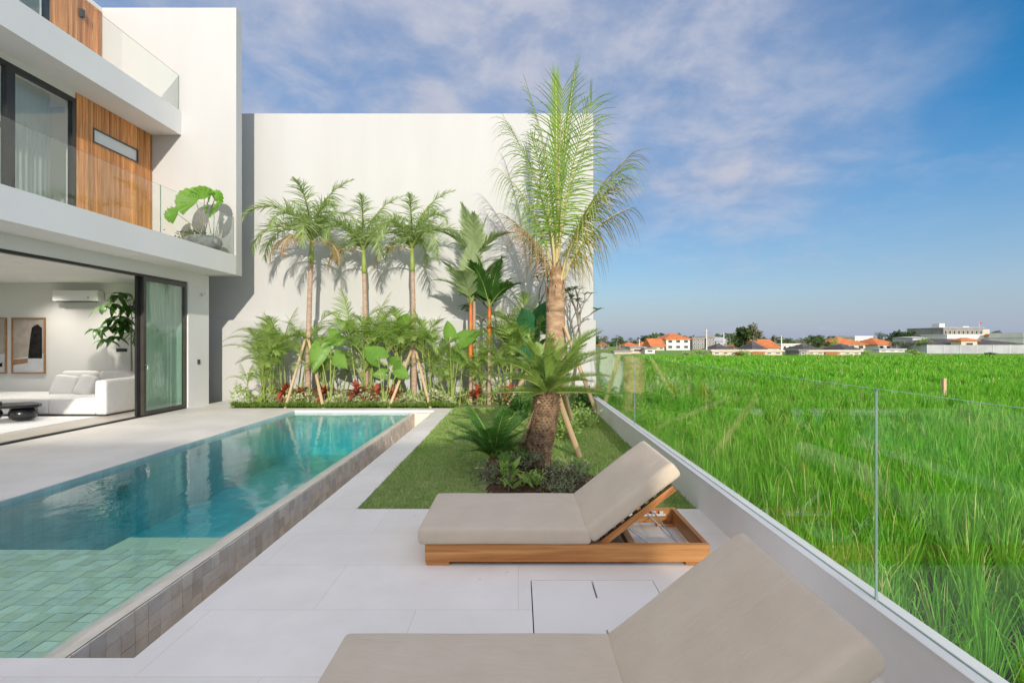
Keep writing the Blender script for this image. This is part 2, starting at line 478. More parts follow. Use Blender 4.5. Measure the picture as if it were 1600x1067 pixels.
M['dark'] = mottled('dark_gap', (0.03, 0.03, 0.033), (0.04, 0.04, 0.042), 4, 0.9, 0.1)

def deck_material():
    m, t, out = new_mat('limestone_paving')
    p = pbsdf(t, out, 0.55, 0.3)
    vec = coords(t, (1, 1, 1))
    br = t.nodes.new('ShaderNodeTexBrick')
    br.offset = 0.5
    for k, v in (('Scale', 1.0), ('Mortar Size', 0.0026), ('Mortar Smooth', 0.2), ('Bias', 0.0), ('Brick Width', 1.2), ('Row Height', 0.6)):
        br.inputs[k].default_value = v
    br.inputs['Color1'].default_value = (0.775, 0.735, 0.67, 1)
    br.inputs['Color2'].default_value = (0.825, 0.785, 0.72, 1)
    br.inputs['Mortar'].default_value = (0.665, 0.63, 0.57, 1)
    t.links.new(vec, br.inputs['Vector'])
    c = mixrgb(t, maprange(t, noise(t, vec, 1.1, 6.0, 0.6), 0.35, 0.7), (0.95, 0.945, 0.94), (1.05, 1.05, 1.05))
    c = mixrgb(t, 1.0, br.outputs[0], c, 'MULTIPLY')
    spots = maprange(t, noise(t, vec, 9.0, 2.0, 0.4), 0.74, 0.80)
    c = mixrgb(t, math_node(t, 'MULTIPLY', spots, 0.35), c, (0.40, 0.39, 0.37))
    veins = maprange(t, noise(t, vec, 2.3, 8.0, 0.7, 1.8), 0.49, 0.51)
    c = mixrgb(t, math_node(t, 'MULTIPLY', veins, 0.03), c, (0.5, 0.49, 0.48))
    t.links.new(c, p.inputs['Base Color'])
    t.links.new(maprange(t, noise(t, vec, 3.0, 4.0), 0.3, 0.7, 0.42, 0.65), p.inputs['Roughness'])
    bump(t, p, noise(t, vec, 70.0, 5.0, 0.6), 0.08, 0.002)
    return m
M['deck'] = deck_material()

def fabric_material():
    m, t, out = new_mat('taupe_canvas')
    p = pbsdf(t, out, 0.92, 0.12)
    p.inputs['Sheen Weight'].default_value = 0.15
    vec = coords(t)
    c = mixrgb(t, maprange(t, noise(t, vec, 5.0, 4.0), 0.3, 0.7), (0.58, 0.485, 0.365), (0.62, 0.525, 0.40))
    w1 = noise(t, coords(t, (1, 60, 60)), 9.0, 2.0)
    c = mixrgb(t, math_node(t, 'MULTIPLY', w1, 0.16), c, (0.42, 0.36, 0.295))
    t.links.new(c, p.inputs['Base Color'])
    weave = math_node(t, 'ADD', math_node(t, 'MULTIPLY', noise(t, vec, 420.0, 2.0), 0.12), noise(t, coords(t, (1.0, 2.6, 1.0)), 4.5, 3.0, 0.5, 0.8))
    bump(t, p, weave, 0.55, 0.014)
    return m
M['fabric'] = fabric_material()

def pool_tile_material(name, c1, c2, c3, rough, rand=0.14):
    m, t, out = new_mat(name)
    p = pbsdf(t, out, rough, 0.4)
    vec = coords(t, (1, 1, 1), 'Object')
    oi = t.nodes.new('ShaderNodeObjectInfo')
    g = t.nodes.new('ShaderNodeNewGeometry')
    r = math_node(t, 'FRACT', math_node(t, 'ADD', oi.outputs['Random'], g.outputs['Random Per Island']))
    a = mixrgb(t, r, c1, c2)
    pos = t.nodes.new('ShaderNodeNewGeometry')
    blot = maprange(t, noise(t, pos.outputs['Position'], 11.0, 6.0, 0.65), 0.4, 0.68)
    a = mixrgb(t, math_node(t, 'MULTIPLY', blot, 0.5), a, c3)
    h = t.nodes.new('ShaderNodeHueSaturation')
    t.links.new(maprange(t, math_node(t, 'FRACT', math_node(t, 'MULTIPLY', r, 7.31)), 0, 1, 1 - rand, 1 + rand, False), h.inputs['Value'])
    t.links.new(a, h.inputs['Color'])
    t.links.new(h.outputs[0], p.inputs['Base Color'])
    bump(t, p, noise(t, pos.outputs['Position'], 45.0, 5.0, 0.6), 0.2, 0.004)
    return m
M['tile_face'] = pool_tile_material('overflow_wall_tile', (0.80, 0.69, 0.56), (0.70, 0.63, 0.56), (0.58, 0.45, 0.30), 0.5)
M['tile_shelf'] = pool_tile_material('green_stone_tile', (0.72, 0.70, 0.46), (0.82, 0.80, 0.62), (0.72, 0.62, 0.34), 0.6)
M['grout'] = mottled('tile_grout', (0.13, 0.12, 0.085), (0.2, 0.18, 0.13), 9, 0.9, 0.1)
M['rim'] = mottled('wet_beige_stone', (0.74, 0.66, 0.52), (0.84, 0.77, 0.65), 5, 0.3, 0.5, 40, 0.15, 0.004)

def pool_shell_material():
    m, t, out = new_mat('pool_shell_tiling')
    p = pbsdf(t, out, 0.5, 0.3)
    g = t.nodes.new('ShaderNodeNewGeometry')
    br = t.nodes.new('ShaderNodeTexBrick'); br.offset = 0.0
    for k, v in (('Scale', 1.0), ('Mortar Size', 0.004), ('Brick Width', 0.112), ('Row Height', 0.112)):
        br.inputs[k].default_value = v
    br.inputs['Color1'].default_value = (0.44, 0.62, 0.58, 1)
    br.inputs['Color2'].default_value = (0.53, 0.70, 0.65, 1)
    br.inputs['Mortar'].default_value = (0.40, 0.55, 0.52, 1)
    sp = t.nodes.new('ShaderNodeSeparateXYZ'); t.links.new(g.outputs['Position'], sp.inputs[0])
    cb = t.nodes.new('ShaderNodeCombineXYZ')       # x + y runs along every wall, z + x + y across it: square tiles on all faces
    sn = t.nodes.new('ShaderNodeSeparateXYZ'); t.links.new(g.outputs['True Normal'], sn.inputs[0])
    flat = math_node(t, 'GREATER_THAN', math_node(t, 'ABSOLUTE', sn.outputs[2]), 0.5)
    xf = math_node(t, 'GREATER_THAN', math_node(t, 'ABSOLUTE', sn.outputs[0]), 0.5)
    mxx = t.nodes.new('ShaderNodeMix'); t.links.new(xf, mxx.inputs[0]); t.links.new(sp.outputs[0], mxx.inputs[2]); t.links.new(sp.outputs[1], mxx.inputs[3])
    mxy = t.nodes.new('ShaderNodeMix'); t.links.new(flat, mxy.inputs[0]); t.links.new(sp.outputs[2], mxy.inputs[2]); t.links.new(sp.outputs[1], mxy.inputs[3])
    t.links.new(mxx.outputs[0], cb.inputs[0]); t.links.new(mxy.outputs[0], cb.inputs[1])
    t.links.new(cb.outputs[0], br.inputs['Vector'])
    c = mixrgb(t, maprange(t, noise(t, g.outputs['Position'], 2.0, 5.0), 0.3, 0.7), (0.85, 0.85, 0.85), (1.12, 1.12, 1.1))
    t.links.new(mixrgb(t, 1.0, br.outputs[0], c, 'MULTIPLY'), p.inputs['Base Color'])
    return m
M['shell'] = pool_shell_material()

def water_material():
    m, t, out = new_mat('pool_water')
    lw = t.nodes.new('ShaderNodeLayerWeight'); lw.inputs[0].default_value = 0.5
    g = t.nodes.new('ShaderNodeNewGeometry')
    a = noise(t, g.outputs['Position'], 2.2, 3.0, 0.5, 0.4)
    b = noise(t, g.outputs['Position'], 9.0, 3.0, 0.55, 0.3)
    h = math_node(t, 'ADD', a, math_node(t, 'MULTIPLY', b, 0.28))
    bp = _n(t, 'ShaderNodeBump', Strength=0.5, Distance=0.012)
    t.links.new(h, bp.inputs['Height'])
    t.links.new(bp.outputs[0], lw.inputs['Normal'])
    f = math_node(t, 'ADD', math_node(t, 'MULTIPLY', math_node(t, 'POWER', lw.outputs['Facing'], 4.6), 0.97), 0.022, clamp=True)
    tr = t.nodes.new('ShaderNodeBsdfTransparent')
    gl = t.nodes.new('ShaderNodeBsdfGlossy'); gl.inputs['Roughness'].default_value = 0.02
    t.links.new(bp.outputs[0], gl.inputs['Normal'])
    mx = t.nodes.new('ShaderNodeMixShader')
    t.links.new(f, mx.inputs[0]); t.links.new(tr.outputs[0], mx.inputs[1]); t.links.new(gl.outputs[0], mx.inputs[2])
    t.links.new(mx.outputs[0], out.inputs[0])
    va = t.nodes.new('ShaderNodeVolumeAbsorption')
    va.inputs[0].default_value = (0.08, 0.84, 0.90, 1); va.inputs[1].default_value = 0.55
    t.links.new(va.outputs[0], out.inputs['Volume'])
    return m
M['water'] = water_material()

def curtain_material():
    m, t, out = new_mat('sheer_curtain')
    d = t.nodes.new('ShaderNodeBsdfDiffuse'); d.inputs[0].default_value = (0.78, 0.78, 0.75, 1)
    tr = t.nodes.new('ShaderNodeBsdfTranslucent'); tr.inputs[0].default_value = (0.78, 0.78, 0.75, 1)
    mx = t.nodes.new('ShaderNodeMixShader'); mx.inputs[0].default_value = 0.45
    t.links.new(d.outputs[0], mx.inputs[1]); t.links.new(tr.outputs[0], mx.inputs[2])
    t.links.new(mx.outputs[0], out.inputs[0])
    return m
M['curtain'] = curtain_material()

# ------------------------------------------------------------------ ground, field, deck
WATER_Z = -0.052
GZ = -1.0
DX0, PX0, RIMI, RIMO, TRX, LWX, WX0, WX1 = -7.8, -5.1, -2.62, -2.323, -1.909, -1.52, 1.69, 1.81
PY0, PY1, LY0, LY1, BEDY = 2.543, 11.7, 4.81, 12.08, 13.9

g = MB()
g.add([(-3000, -3000, GZ - .05), (3000, -3000, GZ - .05), (3000, 4500, GZ - .05), (-3000, 4500, GZ - .05)], [(0, 1, 2, 3)])
struct(g.build('ground', M['ground']))
g = MB()
g.add([(1.7, -8, GZ), (130, -8, GZ), (130, 95, GZ), (14.0, 90, GZ), (2.0, 22, GZ)], [(0, 1, 2, 3, 4)])
struct(g.build('paddy_ground', M['paddy']))

def cells(name, xs, ys, solid, z0, z1, mat):
    """a slab with openings: top faces, and side faces wherever a solid cell borders an open one"""
    mb = MB()
    nx, ny = len(xs) - 1, len(ys) - 1
    S = lambda i, j: 0 <= i < nx and 0 <= j < ny and solid(0.5 * (xs[i] + xs[i + 1]), 0.5 * (ys[j] + ys[j + 1]))
    for i in range(nx):
        for j in range(ny):
            if not S(i, j): continue
            a, b, c, d = xs[i], xs[i + 1], ys[j], ys[j + 1]
            mb.add([(a, c, z1), (b, c, z1), (b, d, z1), (a, d, z1)], [(0, 1, 2, 3)])
            for (di, dj, p, q) in ((-1, 0, (a, d), (a, c)), (1, 0, (b, c), (b, d)), (0, -1, (a, c), (b, c)), (0, 1, (b, d), (a, d))):
                if not S(i + di, j + dj):
                    mb.add([(*p, z0), (*q, z0), (*q, z1), (*p, z1)], [(0, 1, 2, 3)])
    return mb.build(name, mat)

HX0, HX1, HY0, HY1 = 0.08, 0.885, 2.57, 3.376      # the hatch in the paving
def deck_solid(x, y):
    if PX0 < x < TRX and PY0 < y < PY1: return False
    if x > LWX and y > LY0: return False
    if HX0 < x < HX1 and HY0 < y < HY1: return False
    if y > LY1 and x > -6.85: return False
    return True
struct(cells('terrace_paving', [DX0, -6.85, PX0, TRX, LWX, HX0, HX1, WX0], [-13.9, PY0, HY0, HY1, LY0, PY1, LY1, 14.0], deck_solid, -0.5, 0.0, M['deck']))

hatch = thing('access_hatch', 'square white paving hatch with dark slots, set flush in terrace beside near lounger', 'hatch', (HX0, HY0, 0))
w, h = HX1 - HX0, HY1 - HY0
cx = w / 2
mb = MB()
e, sl = 0.007, 0.006
for (x0, x1) in ((e, cx - sl), (cx + sl, w - e * .6)): mb.box(x0, x1, 0.004, h - .004, -0.05, -0.0015)
mb.box(cx - sl, cx + sl, 0.225, h - 0.235, -0.05, -0.0015)
for (y0, y1) in ((0.004, 0.016), (h - .016, h - .004)): mb.box(cx - sl, cx + sl, y0, y1, -0.05, -0.0015)
M['hatch'] = mottled('smooth_paving', (0.77, 0.735, 0.675), (0.81, 0.775, 0.715), 1.4, 0.55, 0.3, 70, 0.08, 0.002)
mb.build('cover', M['hatch'], hatch)
B('pit_floor', (0.0005, w - .0005, 0.0005, h - .0005, -0.12, -0.10), M['dark'], hatch)

# lawn and planting bed
g = MB()
nx, ny = 26, 60
xs = np.linspace(LWX, WX0, nx + 1); ys = np.linspace(LY0, BEDY, ny + 1)
def lawn_z(x, y):
    z = -0.012 + 0.012 * math.sin(2.1 * x + 1) * math.sin(1.7 * y)
    m_ = math.exp(-(((x - 0.2) / 0.62) ** 2 + ((y - 5.85) / 0.55) ** 2))
    z += 0.09 * m_ + 0.02 * max(0, (y - 6) / 6)
    return z
g.add([(x, y, lawn_z(x, y)) for y in ys for x in xs], [(j * (nx + 1) + i, j * (nx + 1) + i + 1, (j + 1) * (nx + 1) + i + 1, (j + 1) * (nx + 1) + i) for j in range(ny) for i in range(nx)])
struct(g.build('lawn', M['lawnbase'], smooth=True))
g = MB()
g.add([(-6.85, LY1 + .002, -0.03), (LWX - .002, LY1 + .002, -0.03), (LWX - .002, BEDY, 0.06), (-6.85, BEDY, 0.06)], [(0, 1, 2, 3)])
struct(g.build('planting_bed', M['soil']))
# soil patch round the cycad, raised with crumbs
g = MB()
n = 30
ring = [(0, 0, 0.105)]
for k in range(1, 5):
    for a in range(n):
        th = 2 * math.pi * a / n
        rr = k / 4 * (0.72 + 0.10 * math.sin(3 * th + 1) + 0.06 * math.sin(7 * th))
        x, y = 0.16 + rr * 0.92 * math.cos(th), 5.72 + rr * 0.98 * math.sin(th)
        y = max(y, LY0 + .03)
        ring.append((x, y, lawn_z(x, y) + (0.03 if k < 4 else -0.01) + rnd.uniform(-.012, .012)))
ring[0] = (0.16, 5.72, lawn_z(.16, 5.72) + .04)
fs = [(0, 1 + a, 1 + (a + 1) % n) for a in range(n)] + [(1 + (k - 1) * n + a, 1 + k * n + a, 1 + k * n + (a + 1) % n, 1 + (k - 1) * n + (a + 1) % n) for k in range(1, 4) for a in range(n)]
g.add(ring, fs)
struct(g.build('soil_patch', M['soil']))

# ------------------------------------------------------------------ swimming pool
pool = thing('swimming_pool', 'long narrow swimming pool with green stone tiles and an overflow edge', 'pool', (PX0, PY0, 0))
def PB(mb): return mb            # pool parts are authored in world space, shifted under the empty
def pool_part(name, mb, mat, smooth=False, parent=None):
    o = mb.build(name, mat, parent or pool, smooth)
    if parent is None: o.location = (-PX0, -PY0, 0)
    return o
SHZ, SHY = -0.37, 4.78
mb = MB()
mb.add([(PX0, SHY, -1.0), (RIMI, SHY, -1.0), (RIMI, PY1, -1.0), (PX0, PY1, -1.0)], [(0, 1, 2, 3)])            # floor
mb.add([(PX0 + .004, PY0, -1.1), (PX0 + .004, PY1, -1.1), (PX0 + .004, PY1, -0.012), (PX0 + .004, PY0, -0.012)], [(0, 3, 2, 1)])             # left side
mb.add([(PX0, PY1 - .004, -1.1), (RIMI + .2, PY1 - .004, -1.1), (RIMI + .2, PY1 - .004, -0.02), (PX0, PY1 - .004, -0.02)], [(0, 3, 2, 1)])   # far side
mb.add([(RIMI, PY0, -1.1), (RIMI, PY1, -1.1), (RIMI, PY1, -0.17), (RIMI, PY0, -0.17)], [(0, 1, 2, 3)])            # right side
pool_part('basin', mb, M['shell'])
pool_part('shelf', MB().box(PX0 + .001, RIMI - .001, PY0 + .001, SHY, -1.24, SHZ - .012), M['grout'])
pool_part('step', MB().box(-3.86, RIMI - .001, SHY + .001, SHY + .30, -1.24, SHZ - .002).box(-3.86, RIMI - .001, SHY + .302, SHY + .66, -1.24, SHZ - .30), M['tile_shelf'])
pool_part('coping', MB().box(PX0 - .03, RIMO + .03, PY1 - .03, PY1 + .004, -0.055, 0.004), M['white'])
# rim: a bevelled lip that the water runs over
mb = MB()
prof = [(RIMI, -1.2), (RIMI, -0.165), (-2.50, -0.084), (-2.40, -0.054), (RIMO - .012, -0.042), (RIMO - .002, -0.047), (RIMO - .002, -1.2)]
NY = 46
ysr = np.linspace(PY0 + .001, PY1 - .25, NY)
mb.add([(x, y, z + (0.003 * math.sin(y * 9) if -0.15 < z < -.045 else 0)) for y in ysr for (x, z) in prof], [(j * 7 + k, j * 7 + k + 1, (j + 1) * 7 + k + 1, (j + 1) * 7 + k) for j in range(NY - 1) for k in range(6)])
pool_part('overflow_rim', mb, M['rim'])
mb = MB()
mb.box(RIMO - .004, RIMO - .0005, PY0 + .001, PY1 - .25, -0.62, -0.050)
pool_part('wall_grout', mb, M['grout'])
mb = MB()
mb.box(RIMO + .001, TRX - .001, PY0 + .001, PY1 - .01, -0.66, -0.60)
mb.box(RIMI + .2, TRX - .001, PY1 - .245, PY1 - .002, -0.598, -0.045)
pool_part('gutter', mb, M['rim'])
# tiles of the overflow wall, one by one
tw = 0.1095
tiles = []
for q in range(4):
    b_ = bmesh.new(); bmesh.ops.create_cube(b_, size=1)
    for v in b_.verts: v.co = Vector((v.co.x * .012, v.co.y * (tw - .004), v.co.z * (.0985 - .0035)))
    for v in b_.verts:
        if v.co.x > 0: v.co += Vector((rnd.uniform(-.001, .001), rnd.uniform(-.0015, .0015), rnd.uniform(-.0015, .0015)))
    me = bpy.data.meshes.new('tile'); b_.to_mesh(me); b_.free(); me.materials.append(M['tile_face']); tiles.append(me)
nt = int((PY1 - .25 - PY0) / tw)
for i in range(nt):
    for j in range(3):
        link('tile', tiles[(i * 3 + j * 5) % 4], pool, (RIMO + .0045 + rnd.uniform(-.0012, .0012) - PX0, (i + .5) * tw, -0.051 - .05 - j * .0985))
# green stone tiles of the shelf
stiles = []
sw = 0.112
for q in range(4):
    b_ = bmesh.new(); bmesh.ops.create_cube(b_, size=1)
    for v in b_.verts:
        v.co = Vector((v.co.x * (sw - .006), v.co.y * (sw - .006), v.co.z * .02))
        if v.co.z > 0: v.co += Vector((rnd.uniform(-.003, .003), rnd.uniform(-.003, .003), rnd.uniform(-.0015, .0015)))
    me = bpy.data.meshes.new('tile'); b_.to_mesh(me); b_.free(); me.materials.append(M['tile_shelf']); stiles.append(me)
spots = []
nsx, nsy = int((RIMI - PX0) / sw), int((SHY - PY0) / sw)
for j in range(nsy):
    for i in range(nsx):
        x, y = RIMI - (i + .5) * sw - .004, SHY - (j + .5) * sw - .002
        vis = VU + FPX * x / y > -40 and y > 2.85
        spots.append((not vis, math.hypot(x, y), x, y))
spots.sort()
rest = MB()
for k, (nv, d, x, y) in enumerate(spots):
    if k < 300 and not nv:
        link('tile', stiles[rnd.randrange(4)], pool, (x - PX0, y - PY0, SHZ - .009 + rnd.uniform(-.002, .002)))
    else:
        rest.box(x - sw / 2 + .003, x + sw / 2 - .003, y - sw / 2 + .003, y + sw / 2 - .003, SHZ - .019, SHZ + .001 + rnd.uniform(-.002, .002))
stuff(pool_part('far_tiles', rest, M['tile_shelf']))
for (y,) in ((6.6,),):
    pool_part('pool_light', MB().lathe([(0.001, 0), (.09, 0), (.09, .01), (.001, .012)], 16), M['steel']).matrix_local = Matrix.Translation((0.004, y - PY0, -0.36)) @ Matrix.Rotation(R(90), 4, 'Y')
wb = MB().box(PX0 - .004, -2.44, PY0 - .004, PY1 + .004, -1.3, WATER_Z)
struct(wb.build('pool_water', M['water']))

# ------------------------------------------------------------------ villa
FX, SLX, WX1F, WX2F, USX = -7.8, -7.0, -9.1, -10.34, -8.36
villa = thing('villa', 'white modern three level villa with timber cladding, balconies and a sliding glass front', 'house', (0, 0, 0))
B('facade_pillar', (-8.15, FX, 12.10, 12.9, 0.0, 3.22), M['white'], villa)
B('lintel', (-8.15, FX, 0, 12.10, 2.975, 3.22), M['white'], villa)
sl_ = B('balcony_slab', (-14, SLX, 0, 12.70, 3.221, 3.70), M['white'], villa)
us_ = B('roof_terrace_slab', (-14, USX, 0, 12.699, 6.68, 7.27), M['white'], villa)
B('end_wall', [(-14, SLX, 12.701, 12.96, 3.221, 9.84), (-14, FX - .003, 12.62, 12.90, -0.02, 3.219)], M['white_sunlit'], villa)
B('roof', (-14, WX2F + .02, 0, 12.699, 9.72, 9.83), M['white'], villa)
# living room shell
B('room_floor', (-14, -7.9, 0, 12.5, -0.1, 0.006), M['tile_floor'], villa)
B('room_ceiling', (-14, -8.151, 0, 12.5, 2.99, 3.219), M['room'], villa)
for d_ in ((-14, -8.151, 12.5, 12.619, 0.007, 2.989), (-14.2, -14.001, 0, 3.0, 0.007, 2.989), (-14.2, -14.001, 12.0, 12.5, 0.007, 2.989), (-14, -7.9, -0.2, -0.001, 0.007, 2.989)): B('room_wall', d_, M['room'], villa)
# first and second floor rooms behind the glass
B('bedroom_wall', [(-13, -9.3, 11.2, 11.3, 3.701, 6.679), (-13.1, -13.0, 0, 11.2, 3.701, 6.679)], M['room'], villa)
B('upper_wall', [(WX1F - .2, WX1F - .003, 10.53, 12.699, 3.701, 6.679), (WX1F - .2, WX1F, 0, 10.52, 6.545, 6.679), (WX2F - .2, WX2F - .003, 11.27, 12.699, 7.271, 9.719), (-13, -12.9, 0, 11.3, 7.271, 9.719)], M['white'], villa)

def cladding(x, y0, y1, z0, z1, hole=None, pw=0.07):
    cl = B('timber_cladding', [(x - .002, x + .004, y0 + .002, y1 - .002, z0 + .002, z1 - .002)] if not hole else
           [(x - .002, x + .004, y0 + .002, hole[0], z0 + .002, z1 - .002), (x - .002, x + .004, hole[1], y1 - .002, z0 + .002, z1 - .002), (x - .002, x + .004, hole[0], hole[1], z0 + .002, hole[2]), (x - .002, x + .004, hole[0], hole[1], hole[3], z1 - .002)], M['darkwood'], villa)
    n = int(round((y1 - y0) / pw)); pw = (y1 - y0) / n
    for i in range(n):
        a, b = y0 + i * pw + .0035, y0 + (i + 1) * pw - .0035
        pr = .022 + rnd.uniform(-.003, .003)
        if hole and b > hole[0] and a < hole[1]:
            a2, b2 = a, b
            bx = [(x + .0045, x + pr, a2, b2, z0 + .003, hole[2]), (x + .0045, x + pr, a2, b2, hole[3], z1 - .003)]
            if a < hole[0]: bx.append((x + .0045, x + pr, a, hole[0], hole[2] + .0005, hole[3] - .0005))
            if b > hole[1]: bx.append((x + .0045, x + pr, hole[1], b, hole[2] + .0005, hole[3] - .0005))
        else:
            bx = (x + .0045, x + pr, a, b, z0 + .003, z1 - .003)
        B('plank', bx, M['plank'], cl)
    return cl
SL = (10.93, 12.23, 5.82, 6.14)
cladding(WX1F, 10.52, 12.695, 3.705, 6.675, SL)
cladding(WX2F, 11.27, 12.695, 7.275, 9.715)

def frame_boxes(x0, x1, y0, y1, z0, z1, t):
    return [(x0, x1, y0, y0 + t, z0, z1), (x0, x1, y1 - t, y1, z0, z1), (x0, x1, y0 + t + .0005, y1 - t - .0005, z0, z0 + t), (x0, x1, y0 + t + .0005, y1 - t - .0005, z1 - t, z1)]
wn = B('slit_window', frame_boxes(WX1F - .10, WX1F + .03, SL[0] + .002, SL[1] - .002, SL[2] + .002, SL[3] - .002, .025), M['bronze'], villa)
B('pane', (WX1F - .06, WX1F - .05, SL[0] + .028, SL[1] - .028, SL[2] + .028, SL[3] - .028), M['doorglass'], wn)
wn = B('balcony_window', frame_boxes(WX1F - .08, WX1F + .02, 4.0, 10.515, 3.702, 6.543, .09) + [(WX1F - .081, WX1F + .021, 9.08, 9.24, 3.793, 6.452)], M['black'], villa)
B('pane', (WX1F - .03, WX1F - .02, 4.09, 9.079, 3.793, 6.452), M['glass'], wn)
B('pane', (WX1F - .03, WX1F - .02, 9.241, 10.424, 3.793, 6.452), M['glass'], wn)
wn = B('terrace_window', frame_boxes(WX2F - .08, WX2F + .02, 6.0, 11.265, 7.272, 9.717, .08), M['black'], villa)
B('pane', (WX2F - .03, WX2F - .02, 6.081, 11.184, 7.353, 9.636), M['glass'], wn)

def balustrade(x, z0, z1, ys_, name='glass_balustrade'):
    base = B(name, (x - .02, x + .02, ys_[0], ys_[-1], z0, z0 + .012), M['steel'], villa)
    for a, b in zip(ys_[:-1], ys_[1:]):
        mb = MB().box(x - .006, x + .006, a + .006, b - .006, z0 + .013, z1)
        mb.m = [1, 1, 1, 1, 0, 0]
        mb.build('pane', [M['glass'], M['edge']], base)
balustrade(SLX - .06, 3.701, 4.65, [3.0, 6.6, 10.1, 12.69])
balustrade(USX - .06, 7.271, 8.16, [4.0, 8.4, 12.69])

# sliding door on the right, open track to the left
track = B('door_track', [(-7.93, -7.84, 0.2, 12.09, 0.001, 0.022), (-7.94, -7.83, 0.2, 12.09, 2.925, 2.974)], M['black'], villa)
dr = B('sliding_door', frame_boxes(-7.90, -7.83, 10.70, 12.085, 0.024, 2.923, .075), M['bronze'], villa)
B('door_edge', (-7.945, -7.905, 10.60, 10.74, 0.024, 2.923), M['black'], dr)
B('pane', (-7.868, -7.858, 10.776, 12.009, 0.10, 2.847), M['doorglass'], dr)
mbh = MB(); mbh.tube([(-7.82, 10.735, 1.08), (-7.77, 10.735, 1.08), (-7.77, 10.735, .98)], .012, 6); mbh.build('handle', M['steel'], dr)
rw = B('added_fill_window', [(-14.12, -14.04, 3.0, 12.0, .008, .06), (-14.12, -14.04, 3.0, 12.0, 2.93, 2.988)] + [(-14.12, -14.04, y_, y_ + .06, .061, 2.929) for y_ in (3.0, 5.2, 7.4, 9.6, 11.94)], M['black'], villa)  # unseen window wall added to let sky light brighten the room
for y_ in (3.0, 5.2, 7.4, 9.6): B('pane', (-14.09, -14.08, y_ + .061, y_ + 2.199 if y_ < 9 else 11.939, .061, 2.929), M['glass'], rw)
# lamps: wall light, wall outlet, camera, downlights
def wall_lamp(y, z):
    o = MB().box(WX2F + .025, WX2F + .10, y - .045, y + .045, z - .09, z + .09).build('wall_lamp', M['bronze'], villa)
wall_lamp(12.06, 9.29)
B('wall_outlet', (FX + .001, FX + .02, 12.44, 12.52, 1.02, 1.13), M['bronze'], villa)
mb = MB(); mb.lathe([(.001, -.03), (.03, -.03), (.045, 0), (.045, .06), (.001, .065)], 12)
o = mb.build('security_camera', M['plaster_ac'], villa); o.location = (FX + .05, 12.62, 2.72); o.rotation_euler = (R(70), 0, R(30))
for (x, y, z, inside) in ((-9.9, 11.77, 2.989, 1), (-11.17, 11.77, 2.989, 1), (-9.0, 9.2, 2.989, 1), (-11.17, 9.2, 2.989, 1), (-9.9, 6.5, 2.989, 1), (-11.9, 6.5, 2.989, 1), (-7.4, 9.9, 3.22, 0), (-7.4, 7.0, 3.22, 0), (-8.7, 9.7, 6.679, 0)):
    rg = MB().lathe([(.045, -.006), (.058, -.006), (.058, 0), (.045, 0)], 16, (x, y, z - .001)).build('downlight', M['plaster_ac'], villa)
    MB().lathe([(.001, -.003), (.042, -.003), (.042, 0), (.001, 0)], 14, (x, y, z - .001)).build('bulb', M['lamp'], rg)
    if inside:
        li = bpy.data.lights.new('downlight_beam', 'SPOT'); li.spot_size = R(128); li.spot_blend = 1.0; li.shadow_soft_size = 0.06; li.energy = 85; li.color = (1.0, 0.93, 0.84)
        lo = link('downlight_beam', li, rg, (x, y, z - .03))

# tall white wall of the neighbouring house
nb = thing('white_wall', 'tall plain white wall behind the palms, closing the garden', 'wall', (0, 14.1, 0))
B('wall', (-12, 2.06, 0, 5, -0.8, 7.84), M['white_sunlit'], nb)
B('plinth', (-12, 2.10, -0.20, -0.001, -0.8, 2.15), M['white_sunlit'], nb, 0.01)
MB().tube([(X(648, 14.5), .4, 7.85), (X(648, 14.5), .4, 8.5)], .008, 6).build('rooftop_rod', M['steel'], nb)

# the wing behind the camera: it throws the shade over the near half of the garden
wing = thing('garden_wing', 'white flat roofed wing of the villa that shades the near terrace', 'house', (0, -14, 0))
B('wall', (-16, 5.20, -7, 0, -0.5, 6.40), M['white'], wing)
B('parapet', (-16.01, 5.21, -7.01, 0.012, 6.401, 6.58), M['white'], wing)
for i in range(4):
    x = -7.2 + i * 2.3
    f_ = B('window', [(x, x + 1.7, .001, .06, 0.3, 0.36), (x, x + 1.7, .001, .06, 2.3, 2.36), (x, x + .06, .001, .06, .361, 2.299), (x + 1.64, x + 1.7, .001, .06, .361, 2.299)], M['black'], wing)
    B('pane', (x + .061, x + 1.639, .01, .02, .361, 2.299), M['fwin'], f_)

# boundary wall and glass fence on the right
bw = thing('boundary_wall', 'low white rendered wall along the lawn and terrace, under the glass fence', 'wall', (1.75, 0, 0))
B('wall', (WX0 - 1.75, WX1 - 1.75, -2.9, 12.35, -1.0, 0.300), M['wallw'], bw)
B('cap', [(WX0 - 1.75 - .004, 1.738 - 1.75, -2.9, 12.35, .301, .313), (1.752 - 1.75, WX1 - 1.75 + .004, -2.9, 12.35, .301, .313)], M['wallw'], bw, .003)
B('channel', (1.7385 - 1.75, 1.7515 - 1.75, -2.9, 12.35, .3005, .306), M['steel'], bw)
B('end_post', (WX0 - 1.75 - .03, WX1 - 1.75 + .03, 12.351, 12.6, -1.0, .62), M['wallw'], bw)
gf = thing('glass_fence', 'frameless clear glass fence standing in the low wall beside the rice field', 'fence', (1.745, 0, .307))
for (a, b) in ((-1.2, 2.494), (2.499, 7.70), (7.704, 12.3)):
    mb = MB().box(-.006, .006, a, b, 0, 1.34 - .307)
    mb.m = [1, 1, 1, 1, 0, 0]
    mb.build('pane', [M['glass'], M['edge']], gf)

